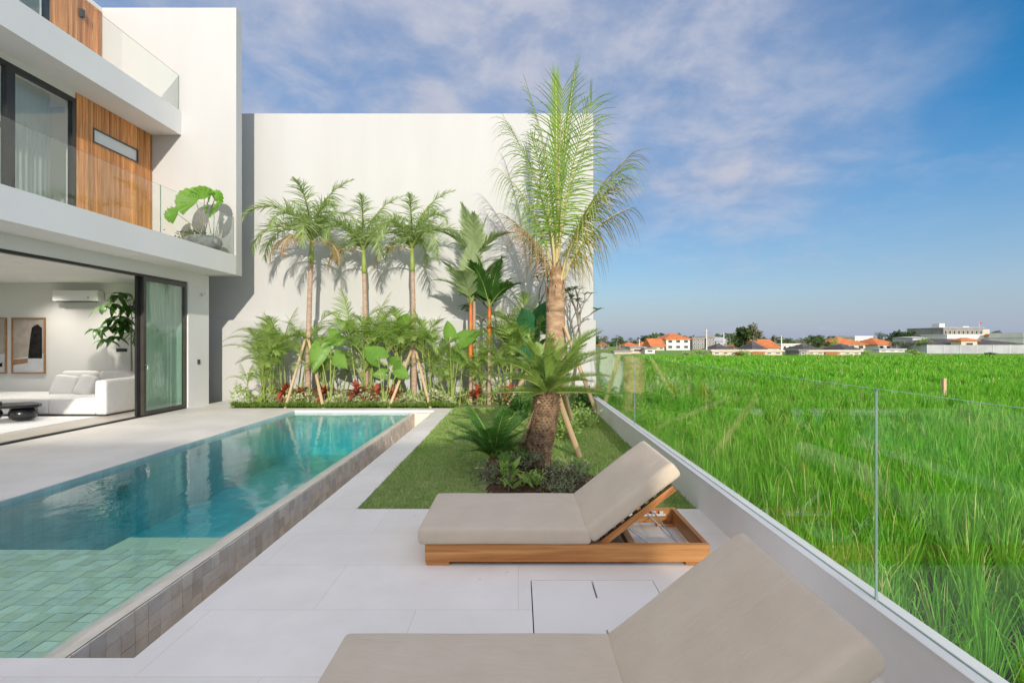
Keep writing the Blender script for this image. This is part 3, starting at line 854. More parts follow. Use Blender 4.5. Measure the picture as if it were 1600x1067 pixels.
# ------------------------------------------------------------------ sun loungers
def lounger(x0, y0, label):
    W, D = 2.0, 0.81
    t = thing('sun_lounger', label, 'sun lounger', (x0, y0, 0), 0, 'sun loungers on the terrace')
    zb, zt = 0.026, 0.148
    for y in (0.0, D - .036):
        B('side_rail', (0, W, y, y + .036, zb, zt), M['teak_x'], t, .003)
    for x in (0.002, W - .038):
        B('end_rail', (x, x + .036, .0365, D - .0365, zb + .001, zt - .001), M['teak_y'], t, .003)
    for x in (0.006, W - .17):
        for y in (0.004, D - .064):
            B('foot', (x, x + .164, y, y + .06, 0.0, zb - .0005), M['teak_x'], t, .003)
    for x in (1.10, 1.46):
        B('cross_bar', (x, x + .05, .0365, D - .0365, .04, .10), M['teak_y'], t, .002)
    for y in (.0368, D - .0588):
        B('bearer', (.04, 1.94, y, y + .022, .060, .095), M['teak_x'], t)
    for k in range(9):
        B('slat', (.05 + k * .118, .05 + k * .118 + .075, .06, D - .06, .0955, .117), M['teak_y'], t)
    # notched rack that the prop rests in, on both inner sides
    for y in (.0595, D - .0695):
        mb = MB().box(1.50, 1.90, y, y + .009, .096, .112)
        for k in range(6): mb.box(1.52 + k * .066, 1.52 + k * .066 + .030, y, y + .009, .1125, .136)
        mb.build('notched_rack', M['plaster_ac'], t)
    # raised backrest frame
    ang = R(37.6)
    HXL = 1.24
    for y in (D - .075, .045):
        br = link('backrest_rail', MB().box(0, .66, y, y + .03, -.022, .022).mesh('backrest_rail', M['teak_x']), t, (HXL, 0, .128), (0, -ang, 0))
    for k in range(9):
        B('backrest_slat', (.02 + k * .073, .02 + k * .073 + .043, .05, D - .05, .0225, .036), M['darkwood'], br)
    # steel prop
    a = Vector((HXL, 0, .128)) + Vector((.40 * math.cos(ang), 0, .40 * math.sin(ang)))
    mb = MB()
    pts = [(a.x, .10, a.z - .02), (1.80, .10, .125), (1.80, D - .10, .125), (a.x, D - .10, a.z - .02)]
    mb.tube(pts, .006, 6)
    mb.tube([(a.x - .14, .14, a.z - .13), (1.66, .14, .06)], .005, 6); mb.tube([(a.x - .14, D - .14, a.z - .13), (1.66, D - .14, .06)], .005, 6)
    mb.build('steel_prop', M['steel'], t)
    # cushions
    sc_ = link('seat_cushion', cushion_mesh('seat_cushion', M['fabric'], 1.205, .845, .118, .030, .006), t, (-.045, -.018, .150))
    bc_ = link('back_cushion', cushion_mesh('back_cushion', M['fabric'], .775, .845, .118, .034, .012), t)
    bc_.location = (HXL - .055 , -.018, .150 + .012); bc_.rotation_euler = (0, -ang, 0)
    return t
lounger(-.655, 3.589, 'low teak sun lounger with taupe cushion, farther one, touching the lawn end')
lounger(-.73, 1.475, 'nearest sun lounger, its taupe cushion cut off by the bottom of the picture')

# ------------------------------------------------------------------ living room
sofa = thing('sofa', 'low white modular sofa against the living room wall', 'sofa', (-10.6, 10.7, 0))
def sofa_part(name, x0, x1, y0, y1, z0, z1, r=.05):
    return link(name, cushion_mesh(name, M['sofa'], x1 - x0, y1 - y0, z1 - z0, r, .02), sofa, (x0 + 10.6, y0 - 10.7, z0))
B('plinth', (-12.35 + 10.6, -8.66 + 10.6, .04, 1.55, .006, .035), M['black'], sofa)
sofa_part('arm', -8.86, -8.62, 10.7, 12.05, .036, .75)
sofa_part('seat', -9.85, -8.865, 10.72, 12.3, .036, .37)
sofa_part('seat', -10.86, -9.855, 10.72, 12.3, .036, .37)
sofa_part('seat', -12.35, -10.865, 10.72, 12.3, .036, .37)
o = sofa_part('back_cushion', -9.75, -8.95, 11.8, 12.08, .38, .90, .09); o.rotation_euler = (R(-12), 0, 0)
o = sofa_part('back_cushion', -10.65, -9.8, 11.8, 12.08, .38, .90, .09); o.rotation_euler = (R(-12), 0, 0)
for (x, y, rz, lb) in ((-10.55, 11.45, 8, 'white square throw pillow leaning left on the sofa'), (-10.1, 11.55, -14, 'white throw pillow leaning in the middle of the sofa')):
    p_ = tag(link('throw_pillow', cushion_mesh('throw_pillow', M['sofa'], .5, .16, .48, .07, .01), None, (x, y, .392), (R(-22), R(6), R(rz))), lb, 'pillow', 'pillows on the sofa')
rug = tag(B('rug', (-13.2, -8.75, 8.1, 10.66, .0062, .016), M['rug']), 'pale flat rug under the black coffee table', 'rug')
ct = thing('coffee_table', 'low black coffee table on fat round drum legs', 'table', (-9.9, 10.0, .016))
ball = [(.001, 0), (.09, 0), (.16, .03), (.205, .08), (.22, .14), (.205, .20), (.16, .25), (.09, .28), (.001, .28)]
for (x, y) in ((.18, .05), (-.42, -.05), (-.2, .45)):
    MB().lathe(ball, 22, (x, y, 0)).build('leg', M['blackgloss'], ct, True)
mb = MB()
top = [( .46 * math.cos(a) + (.08 * math.cos(3 * a)) - .0, .40 * math.sin(a), .281) for a in np.linspace(0, 2 * math.pi, 26)[:-1]]
mb.add(top + [(x, y, .33) for x, y, z in top], [tuple(reversed(range(25))), tuple(range(25, 50))] + [(i, (i + 1) % 25, 25 + (i + 1) % 25, 25 + i) for i in range(25)])
mb.build('tabletop', M['blackgloss'], ct)
mb = MB(); mb.add([(x * .9 - .62, y - .12, z + .004) for x, y, z in top] + [(x * .9 - .62, y - .12, .37) for x, y, z in top], [tuple(reversed(range(25))), tuple(range(25, 50))] + [(i, (i + 1) % 25, 25 + (i + 1) % 25, 25 + i) for i in range(25)])
mb.build('tabletop', M['blackgloss'], ct)
ac = thing('air_conditioner', 'white wall mounted air conditioner above the sofa', 'air conditioner', (-10.65, 12.499, 2.52))
o = B('body', (-.55, .55, -.21, 0, .02, .28), M['plaster_ac'], ac, .02)
B('vent', (-.45, .42, -.205, -.03, .004, .0195), M['black'], ac)
B('display', (.30, .34, -.2125, -.2105, .08, .13), M['fgrey'], ac)
def painting(x0, x1, z0, z1, label, kind):
    p_ = thing('painting', label, 'painting', ((x0 + x1) / 2, 12.498, z0), 0, 'framed paintings on the living room wall')
    w_, h_ = (x1 - x0) / 2, z1 - z0
    f_ = MB().box(-w_, -w_ + .025, -.04, 0, 0, h_).box(w_ - .025, w_, -.04, 0, 0, h_).box(-w_ + .0255, w_ - .0255, -.04, 0, 0, .025).box(-w_ + .0255, w_ - .0255, -.04, 0, h_ - .025, h_).build('frame', M['oak'], p_)
    B('canvas', (-w_ + .026, w_ - .026, -.015, -.001, .026, h_ - .026), M['art_bg'], p_)
    mb = MB()
    mb.add([(-w_ + .03, -.017, .03), (w_ - .03, -.017, .03), (w_ - .03, -.017, .36 * h_), (-w_ + .03, -.017, .26 * h_)], [(0, 1, 2, 3)])
    mb.build('painted_foreground', M['art_white'], p_)
    mb = MB()
    if kind:
        pts = [(-.02, .27), (.04, .62), (.09, .82), (.17, .86), (.27, .88), (.33, .84), (.38, .82), (.385, .27)]
    else:
        pts = [(-.1, .10), (.36, .12), (.36, .2), (.2, .16), (-.1, .15)]
    mb.add([(px_ * w_ * 2.1, -.019, pz_ * h_) for px_, pz_ in pts], [tuple(range(len(pts)))])
    mb.build('painted_shape', M['art_black'], p_)
    mb = MB(); mb.add([(-w_ + .03, -.018, .15 * h_), (-.02, -.018, .19 * h_), (-.02, -.018, .27 * h_), (-w_ + .03, -.018, .25 * h_)], [(0, 1, 2, 3)])
    mb.build('painted_band', M['oak'], p_)
M['art_bg'] = mottled('canvas_beige', (0.36, 0.30, 0.26), (0.46, 0.40, 0.36), 4, 0.9, 0.1)
M['art_white'] = mottled('canvas_white', (0.55, 0.55, 0.57), (0.62, 0.62, 0.63), 6, 0.9, 0.1)
M['art_black'] = mottled('canvas_black', (0.012, 0.011, 0.012), (0.03, 0.028, 0.028), 10, 0.9, 0.1)
painting(X(20, 12.5), X(72, 12.5), .79, 2.15, 'framed beige painting with one large black upright shape', 1)
painting(X(-42, 12.5), X(11.5, 12.5), .79, 2.15, 'framed painting cut by the left edge of the picture', 0)
so = thing('wall_socket', 'black double wall socket beside the indoor tree', 'socket', (X(190.5, 12.5), 12.499, 1.36))
B('plate', (-.13, -.002, -.012, 0, -.04, .04), M['black'], so); B('plate', (.002, .13, -.012, 0, -.04, .04), M['black'], so)

def curtain(name, x, y0, y1, z0, z1, label, n=60, amp=.03):
    mb = MB()
    pts = []
    for i in range(n + 1):
        y = y0 + (y1 - y0) * i / n
        pts.append((x + amp * math.sin(i * 1.35) + .012 * math.sin(i * .37 + 1), y))
    mb.add([(px_, py_, z) for z in (z0, z1) for px_, py_ in pts], [(i, i + 1, n + 2 + i, n + 1 + i) for i in range(n)])
    return tag(mb.build(name, M['curtain'], None, True), label, 'curtain')
curtain('curtain', -8.08, 10.80, 12.05, .02, 2.97, 'sheer curtain behind the closed sliding door panel')
curtain('curtain', -9.55, 9.5, 10.44, 3.72, 6.6, 'white sheer curtain behind the balcony window', 44)
fl = thing('floor_lamp', 'thin dark floor lamp behind the balcony window', 'lamp', (-10.4, 10.3, 3.702))
MB().tube([(0, 0, .02), (0, 0, 2.2)], .012, 6).lathe([(.001, 0), (.14, 0), (.14, .02), (.001, .022)], 16).build('stand', M['black'], fl)
MB().lathe([(.001, 2.2), (.03, 2.27), (.16, 2.2), (.16, 2.21), (.03, 2.29), (.001, 2.29)], 16).build('shade', M['black'], fl)

# indoor tree in a pot behind the sofa arm
it = thing('indoor_tree', 'tall broad leaved indoor tree rising behind the sofa arm', 'tree', (X(205, 12.0), 12.0, .006))
MB().lathe([(.001, 0), (.16, 0), (.2, .36), (.17, .37), (.001, .36)], 20).build('pot', M['pot'], it)
mb = MB()
mb.tube([(0, 0, .3), (.01, 0, 1.0), (.0, 0, 1.6), (.02, 0, 2.1), (-.02, 0, 2.45)], [.022, .02, .016, .012, .008], 7)
br_ends = []
for (z, ex, ez) in ((1.75, -.62, 1.62), (1.8, .35, 1.75), (1.9, -.95, 1.85), (2.05, -.6, 2.1), (2.1, .35, 2.1), (2.2, -.55, 2.38), (2.35, -.15, 2.62), (2.3, .3, 2.5), (2.0, -.3, 2.05), (1.8, -.3, 1.9), (2.2, -.2, 2.35)):
    ey = rnd.uniform(-.25, .2)
    mb.tube([(.01, 0, z), (ex * .5, ey * .5, (z + ez) / 2 + .09), (ex, ey, ez)], [.01, .008, .005], 5)
    br_ends.append(Vector((ex, ey, ez))); br_ends.append(Vector((ex * .6, ey * .6, ez + .06)))
mb.build('trunk', M['bark'], it)
oval = lambda t: math.sin(math.pi * min(.97, .06 + .94 * t)) ** .8
for e_ in br_ends:
    mb = MB()
    for k in range(7):
        a = k / 7 * 2 * math.pi + rnd.uniform(-.3, .3)
        d_ = Vector((math.cos(a), math.sin(a), rnd.uniform(-.5, .25)))
        mb.leaf(e_, d_, (0, 0, 1), rnd.uniform(.20, .31), rnd.uniform(.05, .07), rnd.uniform(.3, .8), 4, oval, .25)
    mb.build('leaf_cluster', M['leaf_indoor'], it, True)

# ------------------------------------------------------------------ palms and planting
def frond_mesh(name, mats, L, e0, e1, nl=44, ll=.5, lw=.02, v0=35, v1=15, droop=.35, pet=.15, phi0=70, phi1=28, jit=.1, rr=.016, curl=0.0, seed=1, plum=0.0, prof=None, twist=0.0, nseg=3):
    """pinnate leaf in its own frame: starts at the origin, runs out along +x, e0 and e1 are the slopes of the rachis at base and tip"""
    q = random.Random(seed)
    mb = MB()
    N = 16
    pts, tan = [Vector((0, 0, 0))], []
    for i in range(N):
        e = R(e0 + (e1 - e0) * (i / (N - 1)) ** 1.25)
        t_ = Vector((math.cos(e), curl * math.sin(i / N * 2.2), math.sin(e))).normalized()
        tan.append(t_); pts.append(pts[-1] + t_ * (L / N))
    tan.append(tan[-1])
    mb.tube(pts, [rr * (1.6 - 1.45 * i / N) for i in range(N + 1)], 5, 1)
    Y = Vector((0, 1, 0))
    for k in range(nl):
        t = pet + (1 - pet) * (k + .5) / nl
        f = t * N; i = min(N - 1, int(f)); p = pts[i].lerp(pts[i + 1], f - i); T = tan[i]
        Nn = T.cross(Y).normalized() * -1
        if Nn.z < 0 and abs(T.z) < .7: Nn = -Nn
        s_ = (t - pet) / (1 - pet)
        ln = ll * (prof(s_) if prof else (0.45 + 0.55 * math.sin(math.pi * min(1, .18 + s_ * .95))) * (1 - .45 * s_ ** 3))
        phi = R(phi0 + (phi1 - phi0) * s_)
        for sd in (-1, 1):
            va = R(v0 + (v1 - v0) * s_ + q.uniform(-1, 1) * plum)
            ph = phi * (1 + q.uniform(-jit, jit))
            d_ = T * math.cos(ph) + (Y * sd * math.cos(va) + Nn * math.sin(va)) * math.sin(ph)
            tw_ = .25 + plum / 45
            mb.leaf(p, d_, Nn + Vector((q.uniform(-1, 1), q.uniform(-1, 1), q.uniform(-.5, .5))) * tw_, ln * (1 + q.uniform(-jit, jit)), lw * (1 - .4 * s_), droop * (1 + q.uniform(-.5, .5)), nseg, lambda u: (1 - u) ** .55 if u > .1 else .75, 0, 0)
    return mb.mesh(name, mats)

def ring_trunk(h, r0, r1, lean=(0, 0), rings=26, bulge=.04, base=1.25, n=12):
    pts, rad = [], []
    for i in range(rings * 2 + 1):
        t = i / (rings * 2)
        r = r0 + (r1 - r0) * t
        if t < .08: r *= base - (base - 1) * t / .08
        r *= 1 + (bulge if i % 2 else -bulge)
        pts.append((lean[0] * t * t, lean[1] * t * t, h * t)); rad.append(r)
    return MB().tube(pts, rad, n)

def put_fronds(root, top, specs, name='frond'):
    for (me, az, sc_, tilt) in specs:
        o = link(name, me, root, top, (0, R(tilt), R(az)))
        o.scale = (sc_, sc_, sc_)

# --- three slender green palms against the white wall
foxt = [frond_mesh('frond', [M['leaf'], M['shaft']], 1.75, e0, e1, 58, .56, .016, 46, 34, .40, .12, 64, 30, .18, .018, seed=s, plum=42) for e0, e1, s in ((84, 20, 1), (68, -45, 2), (58, -70, 3), (40, -85, 4), (76, -5, 5))]
foxdry = [frond_mesh('frond', [M['leaf_dry'], M['petiole']], 1.35, e0, e1, 40, .34, .012, 30, 10, .9, .14, 60, 30, .2, .014, seed=s, plum=20) for e0, e1, s in ((25, -92, 7), (10, -80, 8))]
def slender_palm(u, y, ztop, lean, label, seed, n=13, dry=2, sc_=1.0):
    q = random.Random(seed)
    x = X(u, y)
    p_ = thing('slender_palm', label, 'palm tree', (x, y, 0), 0, 'slender palms against the white wall')
    hs_ = .62
    ring_trunk(ztop - hs_, .078, .052, (lean * .8, 0), 30, .022).build('trunk', M['trunk'], p_, True)
    a = Vector((lean * .8, 0, ztop - hs_ - .02)); b = Vector((lean, 0, ztop))
    MB().tube([a, a.lerp(b, .15), a.lerp(b, .6), b], [.055, .068, .055, .03], 12).build('crownshaft', M['shaft'], p_, True)
    specs = []
    for k in range(n):
        az = k * 137.5 + q.uniform(-18, 18)
        if k < 2: me = foxt[0]
        elif k < 4: me = foxt[4]
        elif k < 7: me = foxt[1]
        elif k < 9: me = foxt[2]
        else: me = foxt[3]
        s2 = sc_ * q.uniform(.88, 1.08)
        if math.sin(R(az)) > .35: s2 *= .72
        specs.append((me, az, s2, 0))
    put_fronds(p_, b - Vector((0, 0, .04)), specs)
    put_fronds(p_, b - Vector((0, 0, .10)), [(foxdry[k % 2], (195, 330, 250)[k], sc_ * .9, 0) for k in range(dry)])
    return p_
slender_palm(481, 12.85, Z(372, 12.85), .10, 'leftmost slender palm with widest crown and drooping browned fronds', 11, 13, 3, 1.1)
slender_palm(572, 13.0, Z(388, 13.0), -.06, 'middle slender palm of three, with the thinnest and palest trunk', 5, 11, 1, .98)
slender_palm(647, 12.95, Z(385, 12.95), -.05, 'right one of the three slender palms, crown arching both ways', 23, 12, 1, 1.05)

# --- orange stemmed palms
lip = [frond_mesh('frond', [M['leaf_grey'], M['shaft']], 1.45, e0, e1, 44, .58, .034, 14, 8, .10, .16, 44, 16, .08, .012, seed=s) for e0, e1, s in ((84, 62, 31), (70, 30, 32), (56, 0, 33), (42, -25, 34))]
lipg = [frond_mesh('frond', [M['leaf_dark'], M['shaft']], 1.4, e0, e1, 44, .58, .032, 14, 8, .12, .16, 46, 18, .08, .012, seed=s) for e0, e1, s in ((84, 60, 35), (68, 25, 36), (50, -10, 37))]
def orange_palm(u, y, zbase_shaft, ztop, label, ms, seed, az0=0):
    q = random.Random(seed)
    p_ = thing('orange_stemmed_palm', label, 'palm tree', (X(u, y), y, 0), 0, 'orange stemmed palms')
    ring_trunk(zbase_shaft + .02, .05, .036, (0, 0), 16, .02).build('trunk', M['trunk'], p_, True)
    MB().tube([(0, 0, zbase_shaft), (0, 0, zbase_shaft + .1), (0.01, 0, ztop - .25), (.01, 0, ztop)], [.04, .052, .045, .028], 10).build('crownshaft', M['orange'], p_, True)
    specs = []
    for k in range(9):
        az = az0 + k * 137.5 + q.uniform(-15, 15)
        s2 = q.uniform(.85, 1.05)
        if math.sin(R(az)) > .4: s2 *= .75
        specs.append((ms[min(len(ms) - 1, k // 3)], az, s2, 0))
    put_fronds(p_, Vector((.01, 0, ztop - .03)), specs)
orange_palm(741, 13.0, Z(452, 13.0), Z(405, 13.0), 'tallest orange stemmed palm with upright silvery fan of fronds', lip, 3, 90)
orange_palm(735, 12.75, Z(560, 12.75), Z(472, 12.75), 'orange stemmed palm with long bright shaft and silvery fronds', lip, 9, 150)
orange_palm(764, 12.7, Z(535, 12.7), Z(478, 12.7), 'orange stemmed palm with dark green fronds beside the coconut palm', lipg, 14, 60)

# --- arecas
are = [frond_mesh('frond', [M['leaf_areca'], M['shaft']], 1.25, e0, e1, 30, .44, .0125, 32, 16, .25, .25, 58, 26, .12, .010, seed=s) for e0, e1, s in ((86, 55, 41), (74, 10, 42), (62, -30, 43), (48, -55, 44))]
def areca(u, y, h, label, seed, stems=5, sc_=1.0, ms=are, spread=.22):
    q = random.Random(seed)
    p_ = thing('areca_palm', label, 'palm', (X(u, y), y, 0.01), 0, 'areca palms in the back bed')
    for s in range(stems):
        bx_, by_ = q.uniform(-spread, spread), q.uniform(-spread * .6, spread * .6)
        hh = h * q.uniform(.25, .62) if s else h * .55
        tx, ty = bx_ * 1.9, by_ * 1.5
        MB().tube([(bx_, by_, -.02), ((bx_ + tx) / 2, (by_ + ty) / 2, hh * .55), (tx, ty, hh)], [.022, .018, .012], 7).build('stem', M['shaft'], p_)
        for k in range(5):
            az = k * 137.5 + s * 50 + q.uniform(-20, 20)
            me = ms[min(3, k // 2 + (s > 2))]
            s2 = sc_ * q.uniform(.7, 1.1) * (.55 + .45 * h / 2.2)
            if math.sin(R(az)) > .5: s2 *= .75
            o = link('frond', me, p_, (tx, ty, hh), (0, 0, R(az))); o.scale = (s2, s2, s2)
areca(420, 12.75, 1.9, 'bushy areca palm nearest the villa, at the left end of the bed', 1, 6, 1.05)
areca(392, 12.6, .9, 'low areca clump at the foot of the white wall, left end', 2, 4, .8)
areca(455, 12.95, 2.3, 'areca palm half hidden behind the leftmost slender palm', 3, 5)
areca(520, 12.95, 1.7, 'areca palm between the left and middle slender palms', 4, 5)
areca(572, 12.8, 2.5, 'dense tall areca palm in front of the middle slender palm', 5, 7, 1.05)
areca(607, 12.95, 2.6, 'tall areca palm with upright plume left of the third trunk', 6, 5, 1.05)
areca(680, 12.85, 2.4, 'feathery areca palm right of the third slender trunk', 7, 5, 1.0)
areca(715, 12.65, 1.5, 'low areca palm at the foot of the orange stems', 8, 6, .9)
areca(752, 12.85, 1.6, 'areca palm behind the orange stemmed palms', 9, 5)
areca(795, 12.9, 2.3, 'areca palm in shade left of the coconut trunk', 10, 6, 1.05)
areca(822, 13.2, 3.0, 'tall areca palm against the wall behind the coconut trunk', 12, 5, 1.1)

# --- broad leaved plants
def heart(t):
    return .72 + .28 * math.sin(t / .25 * math.pi / 2) if t < .25 else max(.012, 1 - ((t - .25) / .75) ** 1.55)
def elephant_ear(x, y, leaves, label, mat='leaf_big', cat='plant', W=.40, name='elephant_ear'):
    p_ = thing(name, label, cat, (x, y, 0), 0, 'broad leaved plants in the back bed')
    for (dx_, dy_, z, tx, ty, tz, L) in leaves:
        mb = MB(); mb.tube([(0, 0, 0), (dx_ * .55, dy_ * .55, z * .62), (dx_, dy_, z)], [.018, .014, .009], 6); mb.build('stalk', M['shaft'], p_)
        d_ = Vector((tx, ty, tz)).normalized()
        mb = MB()
        o_ = Vector((dx_, dy_, z)) - d_ * L * .22
        side = d_.cross(Vector((0, -1, .25))).normalized(); nor = side.cross(d_).normalized()
        rows = 12; cols = 5
        vs, fs = [], []
        for i in range(rows + 1):
            t = i / rows
            w_ = W * L * heart(t)
            for j in range(-cols, cols + 1):
                a = j / cols
                lob = -.16 * L * max(0, 1 - t * 3) * (abs(a) ** 1.0)
                notch = .13 * L * max(0, 1 - t * 6) * (1 - min(1, abs(a) * 3))
                rip = .012 * math.sin(i * 2.6 + abs(a) * 3)
                pp = o_ + d_ * (L * t + lob + notch) + side * (w_ * a) + nor * (rip - .10 * L * a * a + .0 ) + Vector((0, 0, -.22 * L * t * t))
                vs.append(pp)
        c = 2 * cols + 1
        for i in range(rows):
            for j in range(c - 1): fs.append((i * c + j, i * c + j + 1, (i + 1) * c + j + 1, (i + 1) * c + j))
        mb.add(vs, fs)
        mb.build('leaf', M[mat], p_, True)
    return p_
elephant_ear(X(516, 12.4), 12.4, [(-.25, -.05, 1.40, -.2, -.35, -.9, .62), (.12, .05, 1.2, .7, -.3, -.4, .5), (-.02, .1, 1.7, .5, -.2, -.1, .55)], 'elephant ear plant with one big hanging leaf beside the leftmost trunk')
elephant_ear(X(600, 12.35), 12.35, [(-.14, -.05, 1.22, -.45, -.3, .5, .62), (.22, .0, 1.02, .35, -.4, .35, .50), (.36, -.05, .88, .7, -.35, -.25, .42), (-.05, .1, .8, -.8, -.3, .1, .35)], 'bright elephant ear plant with two upright leaves below the middle palm')
elephant_ear(X(625, 12.9), 12.9, [(.08, 0, 2.0, .25, -.3, .75, .55), (-.1, 0, 1.75, -.5, -.3, .5, .4)], 'tall elephant ear plant behind the third slender trunk')
elephant_ear(X(706, 12.6), 12.6, [(-.05, 0, 1.75, -.1, -.25, .9, .6), (.25, 0, 1.65, .8, -.2, .5, .75), (.05, 0, 1.2, .5, -.4, .1, .4)], 'elephant ear plant with narrow upright leaves left of the orange stems', W=.28)
elephant_ear(X(835, 12.6), 12.6, [(-.12, 0, 1.9, -.2, -.3, .8, .95), (.16, .05, 2.1, .25, -.3, .85, .95), (.0, -.1, 1.3, -.6, -.4, .3, .7), (.3, 0, 1.5, .7, -.3, .3, .6)], 'dark glossy broad leaved plant left of the coconut trunk', 'leaf_teal', W=.30, name='broad_leaved_plant')

# --- red ti plants
def ti_plant(u, y, h, label, seed, n=26):
    q = random.Random(seed)
    p_ = thing('ti_plant', label, 'plant', (X(u, y), y, 0), 0, 'red ti plants along the bed')
    MB().tube([(0, 0, 0), (.02, 0, h * .55)], [.012, .01], 6).build('stem', M['bark'], p_)
    mb = MB()
    for k in range(n):
        a = k * 2.4 + q.uniform(-.2, .2); e = R(q.uniform(15, 80))
        d_ = Vector((math.cos(a) * math.cos(e), math.sin(a) * math.cos(e), math.sin(e)))
        mb.leaf((.01, 0, h * q.uniform(.35, .6)), d_, (0, 0, 1), q.uniform(.34, .52), q.uniform(.035, .055), q.uniform(.3, .7), 5, None, .3)
    mb.build('foliage', M['leaf_red'], p_, True)
for (u, y, h, lb, sd) in ((444, 12.5, .62, 'red ti plant nearest the villa, left of the first stakes', 1), (470, 12.6, .5, 'red ti plant at the foot of the leftmost trunk', 2), (506, 12.55, .62, 'dark red ti plant just right of the leftmost trunk', 3), (556, 12.45, .72, 'spiky red ti plant below the middle slender palm', 4), (588, 12.5, .5, 'small red ti plant under the bright elephant ears', 5), (612, 12.55, .5, 'rusty ti plant left of the third trunk stakes', 6), (745, 12.5, .55, 'reddish ti plant at the foot of the orange stems', 7), (795, 12.3, .62, 'red ti plant in the dark shrubs behind the cycad', 8), (916, 12.3, .6, 'red ti plant by the end of the boundary wall', 9)):
    ti_plant(u, y, h, lb, sd)

# --- low planting: variegated border, grass edge (nobody could count these)
def leaf_soup(name, n, place, size, mat, label, cat=None, seed=1, narrow=.5, up=.5, parent=None, tri=False):
    q = np.random.default_rng(seed)
    P = np.array([place(q) for _ in range(n)])
    a = q.uniform(0, 2 * np.pi, n); e = q.normal(up, .4, n)
    D = np.stack([np.cos(a) * np.cos(e), np.sin(a) * np.cos(e), np.sin(e)], 1)
    S = np.cross(D, np.stack([q.normal(0, .5, n), q.normal(0, .5, n), np.ones(n)], 1)); S /= np.linalg.norm(S, axis=1)[:, None] + 1e-6
    L = (size * q.uniform(.6, 1.3, n))[:, None]; Wd = L * narrow * .5
    Nn = np.cross(S, D)
    V = np.stack([P, P + D * L * .45 - S * Wd - Nn * L * .06, P + D * L - Nn * L * .12, P + D * L * .45 + S * Wd - Nn * L * .06], 1).reshape(-1, 3)
    F = np.arange(4 * n).reshape(n, 4)
    return link(name, np_mesh(name, V, F, [mat]), parent)
def bed_place(y0, y1, h0, h1, u0, u1):
    def f(q):
        y = q.uniform(y0, y1); u = q.uniform(u0, u1)
        h = h1 * (.6 + .4 * math.sin(u * .09) * math.sin(u * .033 + 1))
        return (X(u, y), y, h0 + q.uniform(0, 1) ** .7 * h)
    return f
o = stuff(leaf_soup('variegated_groundcover', 5200, bed_place(12.25, 12.75, .02, .34, 420, 712), .075, M['leaf_var'], None, seed=4, narrow=.6)); tag(o, 'pale variegated ground cover along the foot of the palms', 'ground cover')
o = stuff(leaf_soup('border_grass', 5200, bed_place(12.09, 12.26, .0, .10, 362, 712), .085, M['leaf_grass'], None, seed=5, narrow=.22, up=1.0)); tag(o, 'bright green grass edging between pool terrace and bed', 'grass')
o = stuff(leaf_soup('bed_undergrowth', 2600, bed_place(12.4, 13.6, .0, .55, 362, 925), .13, M['leaf_areca'], None, seed=6, narrow=.3, up=.7)); tag(o, 'loose green undergrowth filling the back bed', 'ground cover')

def shrub(x, y, rx, ry, h, n, size, mat, label, seed, narrow=.5, z0=0.0, name='shrub'):
    p_ = thing(name, label, 'shrub', (x, y, z0), 0, 'small shrubs on the lawn side')
    q = random.Random(seed)
    mb = MB()
    tips = []
    for k in range(9):
        a = q.uniform(0, 6.28); e_ = Vector((rx * .75 * math.cos(a) * q.random(), ry * .75 * math.sin(a) * q.random(), h * q.uniform(.5, .95)))
        mb.tube([(0, 0, -.02), (e_.x * .5, e_.y * .5, e_.z * .55), e_], [.009, .007, .003], 5); tips.append(e_)
    mb.build('branches', M['bark'], p_)
    def place(g_):
        t_ = tips[int(g_.integers(0, 9))]
        s_ = g_.uniform(.25, 1.05)
        return (t_.x * s_ + g_.normal(0, rx * .28), t_.y * s_ + g_.normal(0, ry * .28), abs(t_.z * s_ + g_.normal(0, h * .12)))
    leaf_soup('foliage', n, place, size, M[mat], None, seed=seed, narrow=narrow, parent=p_)
    return p_
shrub(X(812, 10.6), 10.6, .42, .35, .55, 900, .085, 'leaf_dark', 'dark green leafy shrub behind the cycad, left of its trunk', 1)
shrub(X(845, 11.2), 11.2, .5, .35, .6, 900, .085, 'leaf_dark', 'dark shrub in front of the coconut palm foot', 2)
shrub(X(885, 8.2), 8.2, .30, .28, .42, 700, .075, 'leaf_areca', 'sunlit bright green shrub right of the cycad trunk', 3, .55)
shrub(X(905, 9.4), 9.4, .40, .35, .40, 700, .07, 'leaf_areca', 'loose sunlit shrub before the stake by the boundary wall', 4)
shrub(X(836, 7.4), 7.4, .22, .2, .42, 380, .07, 'leaf_areca', 'small shrub peeping out left of the cycad trunk', 6)
shrub(X(915, 11.6), 11.6, .45, .3, .55, 800, .085, 'leaf_dark', 'dark shrub at the far corner of the boundary wall', 7)

# ground plants on the soil patch under the cycad
def low_plant(x, y, r, h, n, size, mat, label, seed, narrow):
    p_ = thing('low_plant', label, 'plant', (x, y, lawn_z(x, y) + .03), 0, 'low plants round the cycad')
    q = random.Random(seed)
    for part, m2, cnt in (('foliage', M[mat], n),):
        def place(g_):
            a = g_.uniform(0, 6.28); rr_ = r * math.sqrt(g_.random())
            return (rr_ * math.cos(a), rr_ * math.sin(a), g_.random() * h)
        leaf_soup(part, cnt, place, size, m2, None, seed=seed, narrow=narrow, parent=p_, up=.7)
    mb = MB()
    for k in range(10):
        a = q.uniform(0, 6.28); mb.tube([(0, 0, -.02), (r * .8 * math.cos(a) * q.random(), r * .8 * math.sin(a) * q.random(), h * 1.0)], .004, 4)
    mb.build('stems', M['bark'], p_)
M['leaf_dusty'] = leafmat('dusty_shrub_leaf', (0.13, 0.18, 0.08), (0.28, 0.30, 0.17), 0.7, 0.2)
